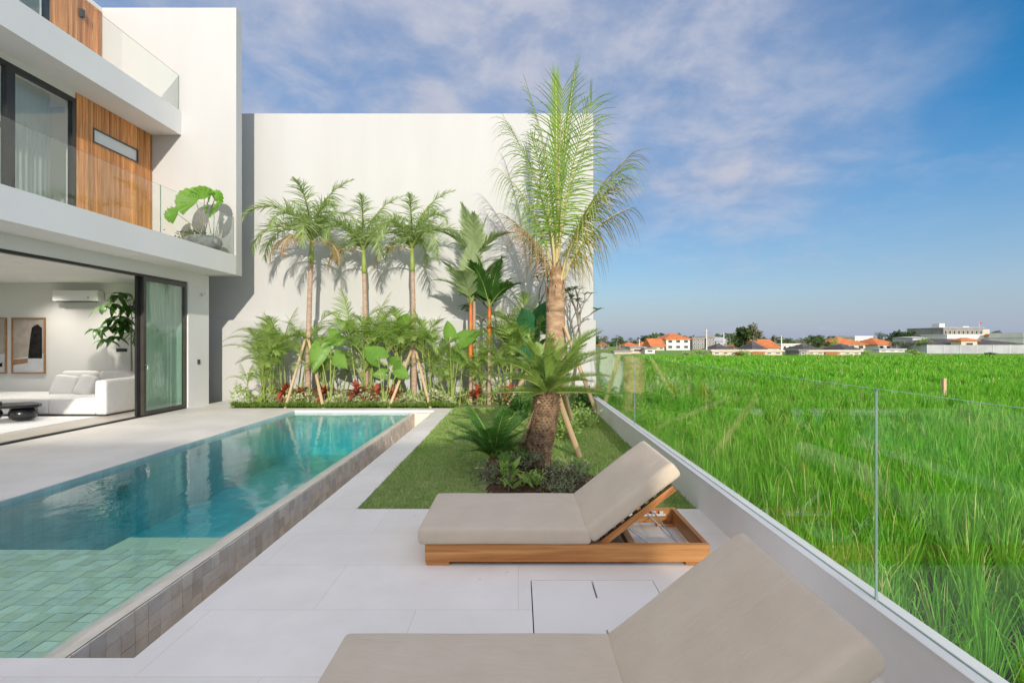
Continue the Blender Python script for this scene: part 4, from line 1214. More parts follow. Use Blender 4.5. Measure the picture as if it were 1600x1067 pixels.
low_plant(.52, 5.55, .26, .16, 420, .055, 'leaf_dusty', 'dusty green creeping plant right of the cycad foot', 1, .35)
low_plant(.66, 5.9, .16, .13, 260, .05, 'leaf_areca', 'fresh green tuft at the right rim of the soil patch', 2, .35)
low_plant(.14, 5.35, .12, .13, 140, .06, 'leaf_areca', 'small bright sprout in the soil, front of cycad', 3, .5)
low_plant(.08, 6.0, .24, .16, 330, .055, 'leaf_dusty', 'dusty creeping plant left of the cycad foot', 4, .35)
low_plant(-.34, 5.55, .2, .17, 200, .06, 'leaf_dusty', 'straggly plant with small yellow flowers on the soil', 5, .3)
low_plant(.40, 5.2, .2, .10, 220, .05, 'leaf_dusty', 'flat creeping plant at the front of the soil patch', 6, .35)
low_plant(-.1, 5.25, .07, .26, 60, .14, 'leaf_areca', 'single upright green sprout beside the far lounger', 7, .3)
fl_ = thing('flower', 'pair of small yellow flowers on the straggly plant', 'flower', (-.42, 5.5, lawn_z(-.42, 5.5) + .2))
for dx_ in (-.03, .03):
    mb = MB()
    for k in range(5):
        a = k * 1.257; mb.leaf((dx_, 0, 0), (math.cos(a), math.sin(a), .4), (0, 0, 1), .028, .01, .2, 2)
    mb.build('petals', M['flower'] if 'flower' in M else M.setdefault('flower', mottled('yellow_petal', (.75, .55, .05), (.8, .62, .08), 5)), fl_)

# --- big cycad on the lawn
cyc = thing('cycad', 'cycad with stout leaning shaggy trunk and stiff feathery crown on the lawn', 'cycad', (.22, 6.25, lawn_z(.22, 6.25)))
q = random.Random(5)
mb = MB()
CP = [Vector((0.0, 0, -.05)), Vector((.02, 0, .2)), Vector((.075, 0, .45)), Vector((.115, 0, .7)), Vector((.13, 0, .93))]
def cyc_axis(t):
    f = t * 4; i = min(3, int(f)); return CP[i].lerp(CP[i + 1], f - i)
mb.tube([cyc_axis(t) for t in np.linspace(0, 1, 14)], [.16 * (1.12 - .12 * min(1, t * 3)) if t < .85 else .155 * (1 - (t - .85) * 1.4) for t in np.linspace(0, 1, 14)], 18)
mb.build('trunk', M['cycadbark'], cyc, True)
mb = MB()
rows = 30
for i in range(rows):
    t = (i + .5) / rows
    for k in range(22):
        a = (k + .5 * (i % 2)) / 22 * 2 * math.pi + q.uniform(-.06, .06)
        c = cyc_axis(t); r_ = .150 if t < .85 else .15 * (1 - (t - .85) * 1.3)
        o_ = c + Vector((math.cos(a) * r_, math.sin(a) * r_, 0))
        d_ = Vector((math.cos(a), math.sin(a), q.uniform(.4, 1.3)))
        mb.leaf(o_, d_, (math.cos(a), math.sin(a), -.4), q.uniform(.035, .06), q.uniform(.012, .019), .1, 2, lambda u: 1 - .7 * u, .4)
stuff(mb.build('leaf_scars', M['cycadbark'], cyc))
cprof = lambda s: (.35 + .65 * math.sin(math.pi * min(1, .12 + .85 * s)) ** .6)
cycf = [frond_mesh('frond', [M['leaf_cyc'], M['shaft']], 1.0, e0, e1, 74, .20, .0105, 40, 26, .05, .08, 60, 36, .05, .010, seed=s, prof=cprof, nseg=2) for e0, e1, s in ((84, 42, 51), (68, 24, 52), (52, 6, 53), (32, -10, 54), (6, -8, 55))]
specs = []
for k in range(30):
    az = k * 137.5
    j = 0 if k < 5 else 1 if k < 11 else 2 if k < 18 else 3 if k < 25 else 4
    specs.append((cycf[j], az, q.uniform(.74, .92), 0))
put_fronds(cyc, CP[-1] + Vector((0, 0, -.02)), specs)
specs = [(cycf[1], 20, 1.05, 0), (cycf[2], 12, 1.0, 0), (cycf[1], -18, 1.0, 0)]
put_fronds(cyc, CP[-1] + Vector((0, 0, -.02)), specs)

# --- young cycad beside it
yc = thing('young_cycad', 'young dark green cycad sprouting left of the big cycad', 'cycad', (-.30, 6.30, lawn_z(-.30, 6.30)))
MB().lathe([(.001, -.05), (.09, -.05), (.10, .06), (.06, .13), (.001, .15)], 12).build('trunk', M['cycadbark'], yc)
ycf = [frond_mesh('frond', [M['leaf_dark'], M['shaft']], 0.66, e0, e1, 46, .17, .0105, 30, 20, .06, .16, 60, 38, .05, .008, seed=s, prof=cprof, nseg=2) for e0, e1, s in ((76, 45, 61), (58, 18, 62), (38, -20, 63))]
put_fronds(yc, Vector((0, 0, .12)), [(ycf[0 if k < 4 else 1 if k < 10 else 2], k * 137.5 + 20, 1.0 + .12 * math.sin(k), 0) for k in range(16)])

# --- coconut palm
coco = thing('coconut_palm', 'tall young coconut palm with upright ragged fronds rising above the white wall', 'palm tree', (X(868, 11.7), 11.7, 0))
zt_ = Z(485, 11.7)
ring_trunk(zt_, .26, .215, (0.0, 0), 13, .022, 1.15, 16).build('trunk', M['cocobark'], coco, True)
MB().tube([(0, 0, zt_ - .05), (0, 0, zt_ + .15), (.02, 0, zt_ + .55), (.03, 0, zt_ + 1.1)], [.215, .225, .17, .10], 14).build('leaf_base', M['cocobark'], coco, True)
for k in range(9):
    a = k * 2.4
    mb = MB(); mb.leaf((.19 * math.cos(a), .19 * math.sin(a), zt_ - .1 + .05 * k), (.12 * math.cos(a), .12 * math.sin(a), 1), (math.cos(a), math.sin(a), .1), .6, .10, -.0, 4, lambda u: 1 - .75 * u, -.35)
    mb.build('fibre_sheath', M['cocobark'], coco, True)
cp = lambda s: .50 + .50 * math.sin(math.pi * min(1, .15 + .8 * s))
def cf(mat, L, e0, e1, ll, seed, phi0=78, phi1=22, droop=.35, nl=48, v0=6, v1=4, lw=.0175, pet=.24, curl=0):
    return frond_mesh('frond', [M[mat], M['petiole']], L, e0, e1, nl, ll, lw, v0, v1, droop, pet, phi0, phi1, .1, .030, curl, seed, 4, cp, nseg=4)
tp = Vector((.02, 0, zt_ + .75))
coco_specs = [
    (cf('leaf_coco', 4.7, 89, 44, 1.3, 71, 80, 24, .38, 42, pet=.36), -90, 1.0, 0),      # towards the camera, its face shown
    (cf('leaf_coco', 5.6, 89, 80, .95, 72, 26, 8, .05, 36, pet=.46), 22, 1.0, 0),       # half open spears
    (cf('leaf_coco', 5.3, 91, 88, .85, 73, 22, 8, .05, 34, pet=.46), -120, 1.0, 0),
    (cf('leaf_coco', 5.1, 91, 72, 1.0, 75, 52, 14, .45, 38, pet=.40), 188, 1.0, 0),
    (cf('leaf_coco', 4.4, 89, 54, 1.15, 76, 66, 20, .85, 40, pet=.36), 202, 1.0, 0),
    (cf('leaf_coco', 3.9, 88, 50, 1.1, 77, 66, 20, .95, 38, pet=.36), 240, 1.0, 0),
    (cf('leaf_coco', 4.5, 88, 50, 1.25, 78, 80, 24, .55, 42, pet=.38), -64, 1.0, 0),
    (cf('leaf_yel', 3.9, 82, 42, 1.3, 79, 76, 20, .65, 42, pet=.36), -14, 1.0, 0),
    (cf('leaf_coco', 3.6, 82, 30, 1.05, 80, 68, 18, 1.0, 40, pet=.34), -38, 1.0, 0),
    (cf('leaf_yel', 3.1, 80, 22, .95, 81, 64, 18, 1.2, 38, pet=.34), 4, 1.0, 0),
    (cf('leaf_dry', 2.9, 84, 28, .8, 82, 62, 18, 1.3, 38, pet=.34), 196, .9, 0),
    (cf('leaf_coco', 3.7, 86, 46, 1.05, 83, 64, 18, 1.0, 40, pet=.36), 160, 1.0, 0),
    (cf('leaf_dry', 2.6, 80, 16, .75, 84, 62, 18, 1.3, 36, pet=.34), 228, .9, 0),
    (cf('leaf_yel', 3.3, 84, 32, 1.1, 86, 72, 20, .95, 38, pet=.34), -28, 1.0, 0),
    (cf('leaf_coco', 4.6, 90, 62, 1.05, 88, 60, 18, .6, 38, pet=.40), 10, 1.0, 0),
]
put_fronds(coco, tp - Vector((0, 0, .75)), coco_specs)

# --- bare branched frangipani right behind the coconut palm
def frangipani(x, y, h, label, seed, flip=1):
    q = random.Random(seed)
    p_ = thing('frangipani_tree', label, 'tree', (x, y, 0), 0, 'frangipani trees at the corner')
    mb = MB(); tips = []
    def grow(p, d, L, r, lev):
        e_ = p + d * L
        mb.tube([p, p.lerp(e_, .5) + Vector((q.uniform(-.03, .03), q.uniform(-.03, .03), .02)), e_], [r, r * .9, r * .78], 6)
        if lev == 0: tips.append((e_, d)); return
        for s in range(2 if lev > 1 or q.random() < .6 else 3):
            d2 = (d + Vector((q.uniform(-.75, .75), q.uniform(-.5, .5), q.uniform(.0, .5)))).normalized()
            grow(e_, d2, L * q.uniform(.62, .82), r * .72, lev - 1)
    grow(Vector((0, 0, 0)), Vector((.12 * flip, 0, 1)).normalized(), h * .34, .055, 4)
    mb.build('branches', M['bark'], p_)
    mb = MB()
    for e_, d in tips:
        for k in range(5):
            a = k * 1.257 + q.uniform(-.4, .4)
            mb.leaf(e_, (math.cos(a), math.sin(a), .45), (0, 0, 1), q.uniform(.16, .28), .028, .25, 4, None, .2)
    mb.build('foliage', M['leaf_dark'], p_)
frangipani(X(893, 13.2), 13.2, 3.0, 'bare branched frangipani at the right edge of the white wall', 3, 1)
frangipani(X(815, 13.1), 13.1, 3.3, 'frangipani branches reaching out left of the coconut crown', 8, -1)

# --- wooden support stakes
def stake(p, t, r, label):
    p, t = Vector(p), Vector(t)
    d_ = t - p
    o = MB().tube([(0, 0, -.05), (0, 0, d_.length * .5), (0, 0, d_.length)], [r, r * .97, r * .93], 10).build('support_stake', M['stake'])
    o.location = p; o.rotation_euler = d_.to_track_quat('Z', 'Y').to_euler()
    return tag(o, label, 'stake', 'wooden stakes propping the palms')
def uv(u, v, y): return (X(u, y), y, Z(v, y))
stake((X(446, 12.2), 12.2, 0), (X(477, 12.75), 12.75, 1.62), .035, 'leftmost wooden stake, leaning right onto the leftmost slender trunk')
stake((X(505, 12.2), 12.2, 0), (X(482, 12.75), 12.75, 1.62), .038, 'wooden stake leaning left onto the leftmost slender trunk')
stake((X(608, 12.2), 12.2, 0), (X(643, 12.85), 12.85, 1.35), .036, 'wooden stake leaning right onto the third slender trunk')
stake((X(672, 12.2), 12.2, 0), (X(650, 12.85), 12.85, 1.30), .036, 'wooden stake leaning left onto the third slender trunk')
stake((X(803, 6.55), 6.55, lawn_z(-.05, 6.55)), (X(845, 6.15), 6.15, .86), .042, 'thick stake propping the cycad from the left')
stake((X(906, 7.0), 7.0, lawn_z(.85, 7.0)), (X(872, 6.45), 6.45, .86), .042, 'thick stake propping the cycad from the right')
stake((X(897, 9.2), 9.2, lawn_z(.9, 9.2)), (X(880, 6.6), 6.6, .92), .04, 'stake running back from the cycad trunk')
stake((X(933, 11.0), 11.0, 0), (X(882, 11.5), 11.5, 1.9), .045, 'long stake at the lawn corner propping the coconut palm')
stake((X(790, 12.0), 12.0, 0), (X(860, 11.75), 11.75, 1.7), .045, 'stake hidden among shrubs left of the coconut palm')

# --- fan palm in a stone pot on the balcony
PBX, PBY = X(318, 12.05), 12.05
pot = tag(MB().lathe([(.001, 0), (.20, 0), (.34, .08), (.40, .20), (.36, .30), (.30, .33), (.27, .31), (.001, .30)], 26).build('stone_pot', M['pot'], None, True), 'wide grey stone bowl on the white balcony', 'pot')
pot.location = (PBX, PBY, 3.702)
fp = thing('fan_palm', 'fan palm with round pleated leaves in the balcony bowl', 'palm', (PBX, PBY, 4.0))
def fan_leaf(c, d, L, span=150, n=22):
    mb = MB()
    d = Vector(d).normalized(); side = d.cross(Vector((0, -.9, .45))).normalized(); nor = side.cross(d).normalized()
    c = Vector(c)
    vs = [c]; fs = []
    for i in range(n + 1):
        a = R(-span + 2 * span * i / n)
        rr_ = L * (.82 + .18 * math.cos(a * .7)) * (1 if i % 2 else .95)
        up_ = nor * (.028 if i % 2 else -.028)
        vs.append(c + (d * math.cos(a) + side * math.sin(a)) * rr_ * .55 + up_ * .6 + nor * (-.05 * L))
        vs.append(c + (d * math.cos(a) + side * math.sin(a)) * rr_ + up_ + Vector((0, 0, -.10 * L)))
    for i in range(n):
        a = 1 + 2 * i
        fs.append((0, a, a + 2)); fs.append((a, a + 1, a + 3, a + 2))
    mb.add(vs, fs)
    return mb
for (cx_, cy_, cz_, d, L) in ((-.10, -.1, .80, (-.75, -.4, .5), .44), (.14, -.1, .78, (.5, -.6, .35), .36), (.22, .05, .90, (.55, -.1, .7), .30), (-.50, -.15, .52, (-.75, -.3, .12), .28), (.02, .0, .92, (-.25, -.35, .8), .34), (.26, -.12, .66, (.8, -.5, .05), .30)):
    MB().tube([(0, 0, 0), (cx_ * .5, cy_ * .5, cz_ * .6), (cx_, cy_, cz_)], [.014, .011, .008], 6).build('stalk', M['bark'], fp)
    fan_leaf((cx_, cy_, cz_), d, L, 78, 16).build('leaf', M['leaf_big'], fp)
lp_ = thing('low_plant', 'trailing green leaves spilling over the balcony bowl', 'plant', (PBX - .1, PBY - .1, 4.0))
leaf_soup('foliage', 220, lambda g_: (g_.normal(-.08, .16), g_.normal(0, .12), g_.uniform(-.12, .12)), .10, M['leaf_dusty'], None, seed=9, narrow=.5, parent=lp_)

# ------------------------------------------------------------------ lawn grass and rice (uncountable)
def blades(name, P, H, Wd, lean, mats, seed, bend=.5, mi=None, az=None):
    """one curved blade per row of P: a two-quad strip that ends in a point"""
    q = np.random.default_rng(seed)
    n = len(P)
    a = q.uniform(0, 2 * np.pi, n) if az is None else az
    out = np.stack([np.cos(a), np.sin(a), np.zeros(n)], 1)
    fa = q.uniform(0, np.pi, n)
    S = np.stack([np.cos(fa), np.sin(fa), np.zeros(n)], 1) * (Wd * .5)[:, None]
    up = np.zeros((n, 3)); up[:, 2] = 1
    ln = lean[:, None]; h = H[:, None]
    p1 = P + up * h * .5 + out * h * ln * .28
    p2 = P + up * h * (1 - .30 * ln * bend) + out * h * ln
    p15 = P + up * h * .82 + out * h * ln * .62
    V = np.stack([P - S * .7, P + S * .7, p1 - S, p1 + S, p15 - S * .7, p15 + S * .7, p2], 1).reshape(-1, 3)
    b = np.arange(n)[:, None] * 7
    F = np.concatenate([b + np.array([[0, 1, 3]]), b + np.array([[0, 3, 2]]), b + np.array([[2, 3, 5]]), b + np.array([[2, 5, 4]]), b + np.array([[4, 5, 6]])], 1).reshape(-1, 3)
    return link(name, np_mesh(name, V, F, mats, None if mi is None else np.repeat(mi, 5)))

q = np.random.default_rng(3)
n = 60000
x = q.uniform(LWX + .004, WX0 - .004, n); y = LY0 + (LY1 - LY0) * q.random(n) ** 1.25
keep = ((x - .16) / .62) ** 2 + ((y - 5.72) / .64) ** 2 > .9 + .3 * q.random(n)
x, y = x[keep], y[keep]
z = np.array([lawn_z(a, b) for a, b in zip(x, y)])
n = len(x)
o = blades('lawn_grass', np.stack([x, y, z - .004], 1), q.uniform(.018, .042, n), np.full(n, .0055) * (y / 5), q.uniform(.2, .9, n), [M['leaf_lawn']], 8)
tag(stuff(o), 'short mown grass of the lawn', 'grass')

def rice(name, regions, label, seed):
    q = np.random.default_rng(seed)
    Ps, Hs, Ws, Ls, Ms, As = [], [], [], [], [], []
    for (y0, y1, dens, nb, wd, hmul) in regions:
        area = 0.5 * (1.45 - .12) * (y1 ** 2 - y0 ** 2)
        nc = int(area * dens)
        yy = np.sqrt(q.uniform(y0 ** 2, y1 ** 2, nc)); k = q.uniform(.10, 1.45, nc)
        xx = yy * k + (2.25 if y1 < 13 else 0) * (1 - np.clip(yy / 12, 0, 1))
        # rows: hills stand on a loose grid
        g_ = .29 if y1 < 13 else .0
        ok = (xx > 1.98) & (xx > 2.0 + (yy - 22) * .184) & (yy < 77 + .02 * xx) & (np.abs(yy - 20.4 - .03 * xx) > .42) & (np.abs(yy - 47 + .05 * xx) > .6)
        xx, yy = xx[ok], yy[ok]; nc = len(xx)
        if g_:
            cell = np.unique(np.stack([np.round(xx / g_), np.round(yy / g_)], 1), axis=0); nc = len(cell)
            xx = cell[:, 0] * g_ + q.normal(0, .045, nc); yy = cell[:, 1] * g_ + q.normal(0, .045, nc)
            ok = xx > 1.98; xx, yy = xx[ok], yy[ok]; nc = len(xx)
        patch = .5 + .5 * np.sin(xx * .8 + 1.3 * np.sin(yy * .35)) * np.sin(yy * .55 + .7)
        hc = (.46 + .16 * patch + q.normal(0, .05, nc)) * hmul
        hc[(yy < 26)] *= 1.0
        P = np.repeat(np.stack([xx, yy, np.full(nc, GZ)], 1), nb, 0)
        m_ = nc * nb
        a = q.uniform(0, 2 * np.pi, m_)
        P[:, 0] += np.cos(a) * .04 * (wd / .01) ** .5 * q.random(m_); P[:, 1] += np.sin(a) * .04 * (wd / .01) ** .5 * q.random(m_)
        Ps.append(P); Hs.append(np.repeat(hc, nb) * q.uniform(.72, 1.28, m_)); Ws.append(np.full(m_, wd) * q.uniform(.7, 1.2, m_))
        Ls.append(q.beta(1.6, 5.5, m_) * .9 + .03); As.append(a)
        mi = (q.random(m_) < (.05 if y1 < 13 else .03)).astype(int)
        Ms.append(mi)
    P = np.concatenate(Ps); H = np.concatenate(Hs); W_ = np.concatenate(Ws); L_ = np.concatenate(Ls); MI = np.concatenate(Ms); A = np.concatenate(As)
    H[MI == 1] *= 1.10
    o = blades(name, P, H, W_, L_, [M['leaf_rice'], M['rice_head']], seed, .9, MI, A)
    return tag(stuff(o), label, 'rice')
rice('rice_plants', [(0.6, 5, 60, 46, .0085, 1.25), (5, 12, 50, 34, .011, 1.2), (12, 25, 11, 20, .020, 1.12), (25, 45, 6, 11, .045, 1.05), (45, 90, 2.6, 9, .09, 1.0)], 'bright green rice plants filling the field beyond the glass', 21)
mk = tag(MB().box(-.06, .06, -.06, .06, 0, 1.05).box(-.065, .065, -.065, .065, 1.051, 1.10).build('field_post', M['stake']), 'short pale post standing alone in the rice field', 'post')
mk.location = (X(1475, 20.5), 20.5, GZ)

# ------------------------------------------------------------------ the town beyond the field
def house(u0, u1, ve, vr, y, label, wall='fw', roof='roof_o', kind='hip', depth=None, win=2, storeys=1, vb=None, name='house', over=.5):
    x0, x1 = X(u0, y), X(u1, y)
    w_ = x1 - x0; d_ = depth or max(5.0, w_ * .8)
    ze, zr = Z(ve, y) - GZ, Z(vr, y) - GZ
    t = thing(name, label, 'building', ((x0 + x1) / 2, y, GZ))
    hw = w_ / 2
    B('wall', (-hw, hw, 0, d_, -.2, ze), M[wall], t)
    mb = MB()
    ov = over
    if kind == 'hip':
        rl = max(.15, hw - d_ * .45) if hw > d_ * .5 else .15
        vs = [(-hw - ov, -ov, ze), (hw + ov, -ov, ze), (hw + ov, d_ + ov, ze), (-hw - ov, d_ + ov, ze), (-rl, d_ * .5, zr), (rl, d_ * .5, zr), (-hw - ov, -ov, ze - .15), (hw + ov, -ov, ze - .15), (hw + ov, d_ + ov, ze - .15), (-hw - ov, d_ + ov, ze - .15)]
        mb.add(vs, [(0, 1, 5, 4), (1, 2, 5), (2, 3, 4, 5), (3, 0, 4), (6, 9, 8, 7), (0, 6, 7, 1), (1, 7, 8, 2), (2, 8, 9, 3), (3, 9, 6, 0)])
    elif kind == 'gable':
        vs = [(-hw - ov, -ov, ze), (hw + ov, -ov, ze), (hw + ov, d_ + ov, ze), (-hw - ov, d_ + ov, ze), (-hw - ov, d_ * .5, zr), (hw + ov, d_ * .5, zr)]
        mb.add(vs, [(0, 1, 5, 4), (2, 3, 4, 5), (0, 4, 3), (1, 2, 5), (0, 3, 2, 1)])
    else:
        mb.box(-hw - .3, hw + .3, -.3, d_ + .3, ze + .001, max(ze + .3, zr))
    mb.build('roof', M[roof], t)
    n = win
    for s in range(storeys):
        for k in range(n):
            cx_ = -hw + (k + .5) * w_ / n; ww = min(.9, w_ / n * .28)
            zc = ze * (s + .55) / storeys; hh = min(.8, ze / storeys * .26)
            wn_ = B('window', [(cx_ - ww, cx_ + ww, -.10, -.002, zc - hh, zc - hh + .08), (cx_ - ww, cx_ + ww, -.10, -.002, zc + hh - .08, zc + hh), (cx_ - ww, cx_ - ww + .08, -.10, -.002, zc - hh + .081, zc + hh - .081), (cx_ + ww - .08, cx_ + ww, -.10, -.002, zc - hh + .081, zc + hh - .081)], M['fw'], t)
            B('pane', (cx_ - ww + .081, cx_ + ww - .081, -.05, -.003, zc - hh + .081, zc + hh - .081), M['fwin'], wn_)
    return t
house(939, 950, 540, 534, 170, 'small orange roofed house nearest the white wall', depth=9, win=1)
house(976, 999, 540, 534, 165, 'low orange roof, left one of the connected orange roofs', depth=10)
house(998, 1021, 540, 533.5, 172, 'low orange roof in the middle of the connected roofs', depth=10)
house(1019, 1038, 541, 528, 150, 'steep orange roof with upswept ridge beside the white house', kind='gable', depth=10, wall='fcream')
house(1041, 1078, 529, 519, 155, 'white two storey house with orange hipped roof', storeys=2, win=3, depth=13)
house(985, 1008, 543, 541, 112, 'cream shed with flat roof at the field edge', 'fcream', 'fconc', 'flat', 6, 1, name='shed')
house(1008, 1023, 545, 543, 110, 'small pale shed beside the cream shed', 'fw', 'fconc', 'flat', 6, 1, name='shed')
house(960, 986, 549, 547.5, 108, 'low earthen wall building left of the cream shed', 'fcream', 'fconc', 'flat', 4, 2, name='shed')
house(1082, 1101, 528, 526, 165, 'grey unfinished concrete building with open storeys, left half', 'fconc', 'fconc', 'flat', 10, 3, 3)
house(1103, 1117, 527, 525, 168, 'grey unfinished concrete building with open storeys, right half', 'fconc', 'fconc', 'flat', 10, 3, 3)
house(1119, 1136, 533, 526, 190, 'pale grey house with low roof behind the dark villas', 'fgrey', 'fgrey', 'gable', 10, 2)
house(1121, 1143, 545.5, 536.5, 104, 'dark hipped villa roof left of the big tree', 'fw', 'roof_d', 'hip', 7, 1)
house(1159, 1174, 541, 534, 130, 'small white house with orange roof under the pale tree', 'fw', 'roof_o', 'hip', 8, 1)
house(1177, 1196, 545.5, 533, 104, 'dark steep villa roof right of the big tree', 'fw', 'roof_d', 'hip', 6, 1)
house(1190, 1217, 543, 529.5, 122, 'large orange gabled roof behind the dark villas', 'fcream', 'roof_o', 'gable', 11, 2)
house(1113, 1222, 548.5, 547, 96, 'long low villa front with flat pink canopy, left row', 'fcream', 'fcream', 'flat', 5, 8)
house(1222, 1254, 538, 537, 140, 'long white garden wall building between the two villa rows', 'fw', 'fw', 'flat', 6, 4)
house(1257, 1281, 545, 536.5, 104, 'dark hipped villa roof, left of the second row', 'fw', 'roof_d', 'hip', 7, 1)
house(1321, 1340, 545, 536.5, 104, 'dark hipped villa roof, right of the second row', 'fw', 'roof_d', 'hip', 7, 1)
house(1260, 1345, 549, 547.5, 96, 'long low villa front with pink canopy, right row', 'fcream', 'fcream', 'flat', 5, 6)
house(1249, 1260, 548, 547, 95, 'dark grey pool house at the end of the right villa row', 'fconc', 'fconc', 'flat', 5, 1)
house(1310, 1352, 537, 525.5, 140, 'broad orange hipped roof in front of a white block', 'fcream', 'roof_o', 'hip', 12, 3)
house(1336, 1362, 527, 524.5, 175, 'white flat roofed block behind the broad orange roof', 'fw', 'fw', 'flat', 10, 4)
house(1372, 1403, 537.5, 527, 140, 'orange hipped roof house right of the white block', 'fw', 'roof_o', 'hip', 12, 3)
house(1374, 1414, 546, 544.5, 125, 'low white walled house front below the orange roof', 'fw', 'fgrey', 'flat', 5, 3)
house(1426, 1448, 527, 525.5, 185, 'row of small pale gabled houses left of the hotel', 'fgrey', 'fw', 'gable', 10, 3)
house(1450, 1598, 536.5, 528.5, 128, 'very long dark roofed hall behind a pale wall', 'fgrey', 'roof_d', 'hip', 14, 8)
house(1502, 1527, 531, 527, 124, 'small orange roof in front of the long dark hall', 'fcream', 'roof_o', 'hip', 3, 1)
house(1480, 1600, 523, 522, 185, 'long white commercial block behind the dark hall', 'fw', 'fw', 'flat', 12, 10)
house(1560, 1580, 525, 521, 180, 'orange gabled roof near the right edge of the town', 'fw', 'roof_o', 'gable', 8, 1)
house(1600, 1660, 527, 519, 170, 'white building cut by the right edge of the picture', 'fw', 'fw', 'flat', 12, 4)
hotel = house(1474, 1536, 512, 511, 215, 'large grey hotel block with glazed band and rooftop box', 'fconc', 'fgrey', 'flat', 20, 9, 2)
hx_, hz_ = (X(1536, 215) - X(1474, 215)) / 2, Z(511, 215) - GZ
B('wing', (hx_ + .01, hx_ + 5.5, 3, 18, -.2, Z(514, 215) - GZ), M['fcream'], hotel)
B('rooftop_box', (-hx_, -hx_ + 2.2, 2, 6, hz_ + .002, hz_ + 1.7), M['fw'], hotel)
B('rooftop_box', (hx_ * .2, hx_ * .5, 2, 6, hz_ + .002, hz_ + .5), M['fw'], hotel)
fg = thing('flagpole', 'flagpole with small red flag on the hotel roof', 'flag', (X(1530, 218), 218, Z(511, 218)))
MB().tube([(0, 0, 0), (0, 0, 2.2)], .06, 6).build('pole', M['fw'], fg)
B('flag', (.06, 1.1, -.02, .02, 1.5, 2.15), M['flagred'], fg)
sitew = thing('perimeter_wall', 'long pale grey perimeter wall at the right end of the field', 'wall', (X(1524, 112), 112, GZ))
hw = (X(1600, 112) - X(1448, 112)) / 2 + 6
B('wall', (-hw + 6, hw, 0, .3, -.2, Z(538.5, 112) - GZ), M['fconc2'], sitew)
for k in range(8): B('pier', (-hw + 6 + k * 3.6, -hw + 6.3 + k * 3.6, -.06, -.002, -.2, Z(538.2, 112) - GZ), M['fgrey'], sitew)
for k, (u, y, top, lb) in enumerate(((1104, 98, 514, 'thin utility pole in front of the unfinished building'), (1131, 120, 519, 'thin utility pole left of the big tree'), (1148, 120, 521, 'thin utility pole just beside the big green tree'), (1221, 98, 524, 'thin utility pole right of the orange gabled roof'), (999, 140, 529, 'thin utility pole above the connected orange roofs'))):
    pl = thing('utility_pole', lb, 'pole', (X(u, y), y, GZ), 0, 'utility poles in the town')
    MB().tube([(0, 0, 0), (0, 0, Z(top, y) - GZ)], [.13, .09], 6).build('pole', M['fw'], pl)
    B('crossarm', (-.7, .7, -.06, .06, Z(top, y) - GZ - .7, Z(top, y) - GZ - .58), M['fconc'], pl)
for k, (u, v) in enumerate(((1120, 556), (1210, 556), (1350, 555))):
    gt = thing('timber_gate', ('timber gate panel at the left villa front', 'timber gate panel near the right end of the left villa row', 'timber gate panel at the end of the right villa row')[k], 'gate', (X((1160, 1185, 1300)[k], 95.6), 95.6, GZ), 0, 'timber gates of the villa rows')
    for j in range(5): B('board', (-1.2 + j * .49, -1.2 + j * .49 + .45, -.05, .05, 0, Z(549.5, 95.6) - GZ), M['fgate'], gt)

def far_tree(u0, u1, vt, vb, y, label, mat='leaf_far', seed=1, n=900, size=None, lobes=7):
    q = np.random.default_rng(seed)
    x = X((u0 + u1) / 2, y); rx = (X(u1, y) - X(u0, y)) / 2; z1, z0 = Z(vt, y) - GZ, Z(vb, y) - GZ
    t = thing('far_tree', label, 'tree', (x, y, GZ), 0, 'trees in the town')
    rz = (z1 - z0) / 2
    cs = [(q.uniform(-.6, .6) * rx, q.uniform(-.6, .6) * rx, z0 + rz + q.uniform(-.55, .6) * rz, q.uniform(.35, .55)) for _ in range(lobes)]
    mb = MB(); mb.tube([(0, 0, -.2), (.1 * rx, 0, z0 * .7), (0, 0, z0 + rz * .8)], [rx * .07 + .1, rx * .05 + .08, .06], 7)
    for c in cs[:5]: mb.tube([(0, 0, z0 * .8), (c[0], c[1], c[2])], [rx * .03 + .05, .04], 5)
    mb.build('trunk', M['bark'], t)
    def place(g_):
        c = cs[int(g_.integers(0, lobes))]
        v = g_.normal(0, 1, 3); v /= np.linalg.norm(v); r_ = c[3] * g_.uniform(.55, 1.0)
        return (c[0] + v[0] * rx * r_, c[1] + v[1] * rx * r_, c[2] + v[2] * rz * r_)
    leaf_soup('crown', n, place, size or rx * .17, M[mat], None, seed=seed, narrow=.7, up=.2, parent=t)
    return t
far_tree(1146, 1173, 507, 545, 118, 'big round dark green tree in the middle of the town', 'leaf_far', 1, 1500, .8)
far_tree(1164, 1193, 504, 538, 122, 'big pale dry looking tree beside the dark green one', 'leaf_farpale', 2, 1100, .6)
far_tree(1205, 1218, 521, 536, 128, 'small rounded tree right of the orange gabled roof', 'leaf_far', 3, 500)
far_tree(932, 952, 523, 545, 140, 'tree nearest the white wall in the town', 'leaf_farpale', 4, 600)
far_tree(956, 980, 523, 545, 160, 'ragged green tree left of the connected orange roofs', 'leaf_far', 5, 700)
far_tree(982, 998, 526, 538, 185, 'small round tree behind the connected orange roofs', 'leaf_far', 6, 450)
far_tree(997, 1028, 520, 537, 185, 'broad dome shaped tree behind the orange roofs', 'leaf_far', 7, 900)
far_tree(1268, 1300, 527, 546, 125, 'clump of green trees between the dark villa roofs', 'leaf_far', 8, 900)
far_tree(1370, 1388, 519, 532, 190, 'dark tree left of the flat topped tree', 'leaf_far', 9, 500)
far_tree(1390, 1428, 516, 532, 195, 'wide flat topped tree left of the hotel', 'leaf_far', 10, 900)
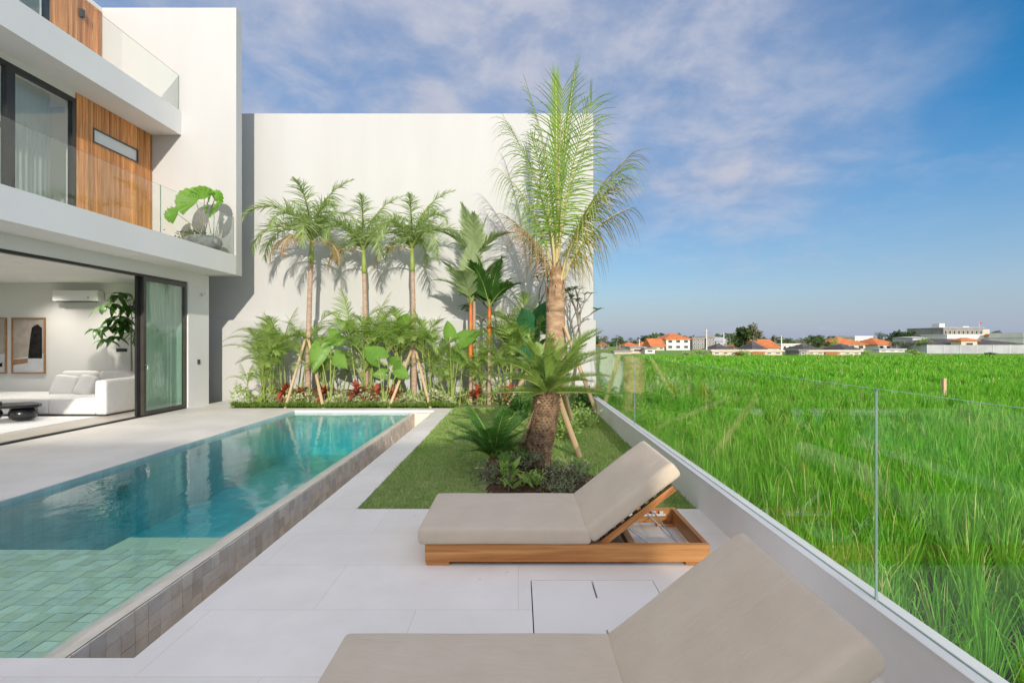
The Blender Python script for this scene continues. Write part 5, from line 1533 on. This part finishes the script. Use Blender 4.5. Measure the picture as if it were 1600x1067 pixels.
far_tree(1432, 1453, 526, 541, 130, 'bright green tree at the left end of the dark hall', 'leaf_areca', 11, 600)
far_tree(1345, 1370, 545, 555, 98, 'bush at the right end of the villa rows', 'leaf_areca', 12, 400)
far_tree(1085, 1112, 545, 557, 92, 'hedge like bushes at the field edge, left', 'leaf_areca', 13, 500)
far_tree(1062, 1086, 548, 557, 92, 'low bushes at the field edge below the white house', 'leaf_areca', 14, 400)
for k, (u0, u1, vt, vb, y, mt, lb) in enumerate(((1028, 1044, 526, 540, 190, 'leaf_far', 'dark tree between the steep roof and the white house'), (1070, 1086, 527, 543, 180, 'leaf_farpale', 'pale tree right of the white two storey house'), (1222, 1240, 528, 541, 165, 'leaf_far', 'tree left above the white garden wall'), (1238, 1262, 529, 541, 185, 'leaf_farpale', 'pale low trees above the white garden wall'), (1296, 1314, 528, 545, 118, 'leaf_areca', 'fresh green tree left of the broad orange roof'), (1355, 1374, 531, 545, 150, 'leaf_far', 'dark tree between the two orange hipped roofs'), (1404, 1432, 531, 546, 135, 'leaf_farpale', 'pale tree right of the orange hipped house'), (1148, 1176, 547, 557, 94, 'leaf_areca', 'garden bushes before the left villa row'), (1416, 1446, 545, 555, 100, 'leaf_areca', 'bushes left of the perimeter wall'), (1536, 1556, 550, 557, 92, 'leaf_far', 'low dark bush before the perimeter wall'))):
    far_tree(u0, u1, vt, vb, y, lb, mt, 40 + k, 450)
palmf = frond_mesh('frond', [M['leaf_far'], M['leaf_far']], 2.4, 40, -60, 14, .9, .12, 20, 0, .5, .1, 60, 30, .2, .05, seed=91, nseg=2)
for k, (u, vt, y, lb) in enumerate(((1135, 521, 170, 'distant palm left of the big green tree'), (1140, 519, 175, 'taller distant palm left of the big green tree'), (1276, 527, 150, 'distant palm behind the left dark villa roof'), (1287, 528, 150, 'second distant palm behind the dark villa roofs'), (1300, 523, 190, 'tall thin distant palm over the villa rows'), (1314, 523, 190, 'distant palm left of the broad orange roof'), (1400, 531, 135, 'distant palm by the orange hipped roof'), (963, 526, 150, 'distant palm near the ragged tree'))):
    t = thing('far_palm', lb, 'palm tree', (X(u, y), y, GZ), 0, 'distant palms in the town')
    zt2 = Z(vt, y) - GZ - .8
    MB().tube([(0, 0, 0), (.2, 0, zt2)], [.16, .10], 6).build('trunk', M['bark'], t)
    put_fronds(t, Vector((.2, 0, zt2)), [(palmf, j * 45 + k * 13, .9, 0) for j in range(8)])

# tree belt that closes the horizon behind the town
def belt(q):
    u = q.uniform(860, 2100); y = q.uniform(260, 330)
    h = 4.2 + 2.0 * math.sin(u * .05) + 1.4 * math.sin(u * .017 + 1) + 1.0 * math.sin(u * .13)
    return (X(u, y), y, GZ + q.random() ** .6 * max(1.5, h))
o = stuff(leaf_soup('distant_trees', 9000, belt, 2.4, M['leaf_far'], None, seed=77, narrow=.8, up=.2)); tag(o, 'low belt of distant trees along the horizon', 'trees')
